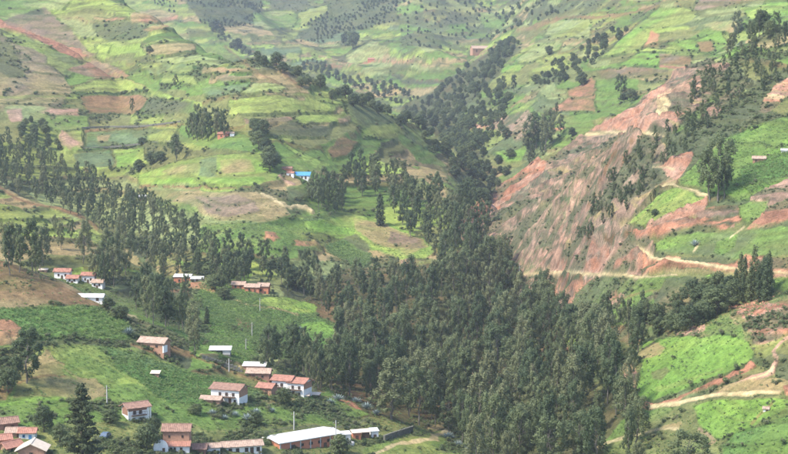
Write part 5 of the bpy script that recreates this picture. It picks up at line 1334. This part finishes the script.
# village higher up: white houses
for px, py, w, h, wm, lab, yaw, rm in ((62, 279, 17, 9, 'white', 'white house with a long red roof, leftmost of the white village houses', -18, 'tile_red'), (72, 283, 12, 6, 'white', 'low white house right against the long red-roofed one', -18, 'tile_red'),
                          (88, 283, 14, 10, 'white', 'white house with a short red roof in the middle of the white village', -18, 'tile_red'), (97, 288, 12, 7, 'white', 'low white house at the right end of the white village', -22, 'tile_pale')):
    o, m = root('white_house', px, py, yaw, lab, 'house')
    wall_gable(w * m, 8 * m, h * m, 2.4 * m, wm, o); roof_gable(w * m, 8 * m, h * m, 2.4 * m, rm, o)
    windows(o, [(-w * .22, h * .45, 1.5, 2), (w * .22, h * .45, 1.5, 2), (0, 0, 1.8, h * .5, 'door')], m)
o, m = root('long_shed', 90, 300, -14, 'long white shed with a white roof below the white village houses', 'shed')
wall_gable(27 * m, 9 * m, 4.5 * m, 2 * m, 'white', o); roof_gable(27 * m, 9 * m, 4.5 * m, 2.2 * m, 'sheet', o, amp=.03); windows(o, [(8, 0, 2.4, 3.8, 'door'), (-5, 1.6, 2, 1.6)], m)
o, m = root('small_shed', 43, 272, -10, 'tiny shed with a pale roof left of the white village', 'shed')
wall_gable(8 * m, 5 * m, 3 * m, 0, 'adobe', o, mono=.8 * m); roof_mono(8 * m, 5 * m, 3 * m, .8 * m, 'sheet_tan', o); windows(o, [(0, 0, 1.6, 2.2, 'door')], m)
o, m = root('brick_shed', 182, 283, -12, 'orange brick shed with bright white metal roof on the slope', 'shed')
wall_gable(18 * m, 9 * m, 7 * m, 0, 'brick', o, mono=1.8 * m); roof_mono(18 * m, 9 * m, 7 * m, 1.8 * m, 'sheet', o); windows(o, [(-3, 2, 1.8, 2), (4, 0, 2, 4, 'door')], m)
o, m = root('sheet_roof_shed', 197, 282, -4, 'small shed with a drooping white sheet roof right of the brick shed', 'shed')
wall_gable(13 * m, 7 * m, 3.6 * m, 0, 'concrete', o, mono=1.6 * m); roof_mono(13 * m, 7 * m, 3.6 * m, 1.6 * m, 'sheet', o); windows(o, [(0, 0, 2, 3, 'door')], m)
for px, py, w, h, lab in ((238, 289, 14, 5.5, 'low brick house with orange roof, left one of the row on the slope'), (252, 292, 16, 6.5, 'brick house in the middle of the orange-roofed row'), (263, 294, 12, 9.5, 'taller brick house at the right end of the orange-roofed row')):
    o, m = root('brick_house', px, py, -16, lab, 'house')
    wall_gable(w * m, 8 * m, h * m, 2.6 * m, 'brick', o); roof_gable(w * m, 8 * m, h * m, 2.6 * m, 'tile_pale', o); windows(o, [(-w * .2, h * .4, 1.6, 2), (w * .2, 0, 1.8, 3.4, 'door')], m)
o, m = root('lone_house', 223, 138, -16, 'small house of bright red brick with red roof alone high on the left slope', 'house')
wall_gable(12 * m, 6 * m, 5 * m, 2 * m, 'brick', o); roof_gable(12 * m, 6 * m, 5 * m, 2 * m, 'tile_red', o, over=.3); windows(o, [(-2, 1.8, 1.2, 1.4), (3, 0, 1.4, 2.8, 'door')], m)
o, m = root('small_hut', 232, 137, -10, 'little pale hut right of the lone red brick house', 'hut')
wall_gable(4.5 * m, 4 * m, 4 * m, 1.2 * m, 'white', o); roof_gable(4.5 * m, 4 * m, 4 * m, 1.2 * m, 'tile_pale', o, over=.2)
o, m = root('blue_roof_house', 302, 178, -8, 'white house with a vivid blue sheet roof on the left slope', 'house')
wall_gable(16 * m, 9 * m, 4.0 * m, 0, 'white', o, mono=3 * m); roof_mono(16 * m, 9 * m, 4.0 * m, 3.0 * m, 'blue', o); windows(o, [(-4, 1.2, 1.4, 1.6), (0, 1.2, 1.4, 1.6), (4, 0, 1.6, 3, 'door')], m)
o, m = root('small_white_house', 290, 176, -12, 'small white house left of the blue-roofed one', 'house')
wall_gable(8 * m, 5 * m, 4 * m, 1.4 * m, 'white', o); roof_gable(8 * m, 5 * m, 4 * m, 1.4 * m, 'tile_red', o, over=.2); windows(o, [(0, 0, 1.4, 2.6, 'door')], m)
o, m = root('brick_hut', 287, 171, -12, 'orange brick hut just behind the small white house by the blue roof', 'hut')
wall_gable(11 * m, 5 * m, 3.4 * m, 1.6 * m, 'brick', o); roof_gable(11 * m, 5 * m, 3.4 * m, 1.6 * m, 'tile', o, over=.2)
o, m = root('white_roof_shed', 145, 200, -6, 'shed with white roof half hidden at the right edge of the brownish wood', 'shed')
wall_gable(14 * m, 6 * m, 3.4 * m, 0, 'adobe', o, mono=1.5 * m); roof_mono(14 * m, 6 * m, 3.4 * m, 1.6 * m, 'sheet', o)
o, m = root('far_house', 481, 53, 22, 'long pale-roofed house high in the far valley', 'house')
wall_gable(19 * m, 8 * m, 4 * m, 2.6 * m, 'adobe', o); roof_gable(19 * m, 8 * m, 4 * m, 2.8 * m, 'tile_pale', o); windows(o, [(-5, 0, 1.4, 2.6, 'door')], m)
o, m = root('far_house', 371, 63, 0, 'tiny red-roofed house on the red cut of the far hillside', 'house')
wall_gable(7 * m, 5 * m, 3 * m, 1.6 * m, 'brick', o); roof_gable(7 * m, 5 * m, 3 * m, 1.6 * m, 'tile_red', o, over=.2)
o, m = root('round_hut', 759, 162, 0, 'squat adobe hut with wide pale roof in the right slope field', 'hut')
wall_gable(13 * m, 7 * m, 4.6 * m, 1.6 * m, 'adobe', o); roof_gable(13 * m, 7 * m, 4.6 * m, 2.0 * m, 'tile_pale', o, over=.35); windows(o, [(-3, 0, 1.8, 3, 'door')], m)
o, m = root('field_hut', 155, 376, -14, 'small tan hut with pale roof in the middle of the dark crop field', 'hut')
wall_gable(8 * m, 5 * m, 4.4 * m, 0, 'adobe', o, mono=1.4 * m); roof_mono(8 * m, 5 * m, 4.4 * m, 1.4 * m, 'sheet_tan', o); windows(o, [(-1.5, 0, 2, 3.4, 'door')], m)
o, m = root('white_hut', 766, 412, 0, 'tiny white hut on the green slope at the lower right', 'hut')
wall_gable(6 * m, 5 * m, 4.2 * m, 1.4 * m, 'white', o); roof_gable(6 * m, 5 * m, 4.2 * m, 1.4 * m, 'tile_pale', o, over=.2); windows(o, [(1, 0, 1.8, 3, 'door')], m)
o, m = root('far_hut', 785, 153, 0, 'pale hut cut by the right edge of the picture above the green field', 'hut')
wall_gable(8 * m, 5 * m, 3 * m, 1.2 * m, 'concrete', o); roof_gable(8 * m, 5 * m, 3 * m, 1.2 * m, 'sheet', o, over=.2)
o, m = root('hidden_house', 313, 372, -20, 'adobe house half hidden among the dark trees behind the white houses', 'house')
wall_gable(18 * m, 12 * m, 10 * m, 3 * m, 'adobe', o); roof_gable(18 * m, 12 * m, 10 * m, 3 * m, 'tile_pale', o); windows(o, [(-3, 4, 2, 2.4)], m)
# poles
for px, py, hp, lab in ((336, 449, 34, 'white concrete pole at the right corner of the long hall'), (294, 430, 22, 'pale pole on the bank behind the long hall'), (229, 371, 15, 'thin pole by the track above the white house'), (260, 311, 15, 'thin pale pole in the bright crop field'), (252, 336, 16, 'thin pole on the bank between two crop fields'), (246, 350, 14, 'thin pole below the crop bank, nearest the metal roof shed'), (107, 404, 22, 'thin pole on the yellow-green hillside')):
    o, m = root('utility_pole', px, py, 0, lab, 'pole')
    V, Fc = [], []; tube(V, Fc, (0, 0, -1), (0, 0, hp * m), .17, .11, 8); link(bpy.data.objects.new('pole_shaft', mesh_np('pole_shaft', V, Fc, [M['concrete']], smooth=True)), o)
    boxes('crossarm', [(-.7, .7, -.06, .06, hp * m - .9, hp * m - .75)], 'wood', o)
    boxes('insulator', [(q - .05, q + .05, -.05, .05, hp * m - .75, hp * m - .55) for q in (-.6, 0, .6)], 'concrete', o)
# bare trunk
x, y, z = at(519, 308); V, Fc = [], []; h = 44 * math.hypot(x, y) / F; tube(V, Fc, (0, 0, -1), (.2, 0, h * .5), .22, .16, 7); tube(V, Fc, (.2, 0, h * .5), (0, 0, h), .16, .05, 7)
for k in range(7): a = k * 2.1; zz = h * (.45 + .07 * k); tube(V, Fc, (.1, 0, zz), (math.cos(a) * 1.4, math.sin(a) * 1.4, zz + 1.1), .06, .02, 4)
o = link(bpy.data.objects.new('bare_tree', mesh_np('bare_tree', V, Fc, [M['concrete']], smooth=True))); o.location = (x, y, z); tag(o, 'pale bare tree trunk standing at the foot of the landslide', 'tree')
# stone walls: courses of uneven stones
def stone_wall(pts, h, lab, name='stone_wall'):
    Wp = [at(*p) for p in pts]; c = np.mean(np.array(Wp), 0)
    r_ = bpy.data.objects.new(name, None); link(r_); r_.location = tuple(c); tag(r_, lab, 'wall')
    V, Fc = [], []; rg_ = np.random.default_rng(len(lab))
    for a, b in zip(Wp[:-1], Wp[1:]):
        L = math.hypot(b[0] - a[0], b[1] - a[1]); ux, uy = (b[0] - a[0]) / L, (b[1] - a[1]) / L
        for row in range(3):
            t = 0
            while t < L:
                w = rg_.uniform(.5, 1.1); za = a[2] + (b[2] - a[2]) * t / L
                q = rg_.uniform(-.06, .06); hh = h / 3
                cx, cy = a[0] + ux * (t + w / 2), a[1] + uy * (t + w / 2); k = len(V)
                for sx, sy, sz_ in ((-1, -1, 0), (1, -1, 0), (1, 1, 0), (-1, 1, 0), (-1, -1, 1), (1, -1, 1), (1, 1, 1), (-1, 1, 1)):
                    e = .92 if sz_ else 1
                    V.append((cx + ux * sx * w * .48 * e - uy * (sy * .28 * e + q) - c[0], cy + uy * sx * w * .48 * e + ux * (sy * .28 * e + q) - c[1], za - .25 + row * hh + sz_ * hh * rg_.uniform(.86, .98) - c[2]))
                Fc += [(k + 4, k + 5, k + 6, k + 7), (k, k + 1, k + 5, k + 4), (k + 1, k + 2, k + 6, k + 5), (k + 2, k + 3, k + 7, k + 6), (k + 3, k, k + 4, k + 7)]
                t += w
    q = link(bpy.data.objects.new('stones', mesh_np('stones', V, Fc, [M['stone']])), r_); q['kind'] = 'stuff'
stone_wall([(384, 441), (400, 436), (412, 432)], 1.8, 'grey stone wall running from the last white shed towards the wood')
stone_wall([(202, 358), (220, 364), (240, 372)], 1.2, 'dark stone wall along the track above the white house')
stone_wall([(82, 129), (110, 128), (140, 127), (180, 124)], 1.0, 'long dark stone wall on top of the small fields, high on the left')
stone_wall([(84, 148), (110, 148), (140, 145), (174, 142)], 1.0, 'lower dark stone wall under the small fields on the left')
# parked car
o, m = root('parked_car', 105, 437, 70, 'slate-blue parked car on the village track by the big conifer', 'car')
prof = [(-2.0, .35), (-2.0, .8), (-1.3, .95), (-.7, 1.42), (.8, 1.45), (1.5, .98), (2.05, .85), (2.05, .35)]
V = [(x_, s * (.82 - (.12 if z_ > 1.2 else 0)), z_) for s in (-1, 1) for x_, z_ in prof]; n = len(prof)
Fc = [tuple(range(n)), tuple(reversed(range(n, 2 * n)))] + [(i, i + n, (i + 1) % n + n, (i + 1) % n) for i in range(n)]
link(bpy.data.objects.new('body', mesh_np('body', V, Fc, [M['carpaint']])), o)
boxes('side_window', [(-.65, .75, -.80, -.77, .98, 1.32), (-.65, .75, .77, .80, .98, 1.32)], 'glass', o)
for x_ in (-1.25, 1.3):
    for s in (-1, 1):
        V, Fc = [], []; tube(V, Fc, (0, -.1, 0), (0, .1, 0), .33, .33, 12); Fc += [tuple(range(12)), tuple(range(23, 11, -1))]
        w_ = link(bpy.data.objects.new('wheel', mesh_np('wheel', V, Fc, [M['rubber']])), o); w_.location = (x_, s * .8, .33)
# ------------------------------------------------------------------ the hazy air
def haze():
    x1, x2, y1, y2, z1, z2 = -1300, 1300, -60, 3000, float(Z.min()) - 4, float(max(Z.max(), 5)) + 25
    V = [(x, y, z) for z in (z1, z2) for x, y in ((x1, y1), (x2, y1), (x2, y2), (x1, y2))]
    Fc = [(3, 2, 1, 0), (4, 5, 6, 7), (0, 1, 5, 4), (1, 2, 6, 5), (2, 3, 7, 6), (3, 0, 4, 7)]
    m = bpy.data.materials.new('haze_air'); m.use_nodes = True; nt = m.node_tree
    nt.nodes.remove(nt.nodes['Principled BSDF'])
    pv = nt.nodes.new('ShaderNodeVolumePrincipled'); pv.inputs['Density'].default_value = HAZE; pv.inputs['Color'].default_value = (.86, .92, 1, 1); pv.inputs['Anisotropy'].default_value = .2
    L_(nt, pv.outputs[0], nt.nodes['Material Output'].inputs['Volume'])
    o = link(bpy.data.objects.new('haze', mesh_np('haze', V, Fc, [m]))); o['kind'] = 'stuff'; o['label'] = 'thin bluish haze in the air of the valley'
HAZE = 0.00011
haze()
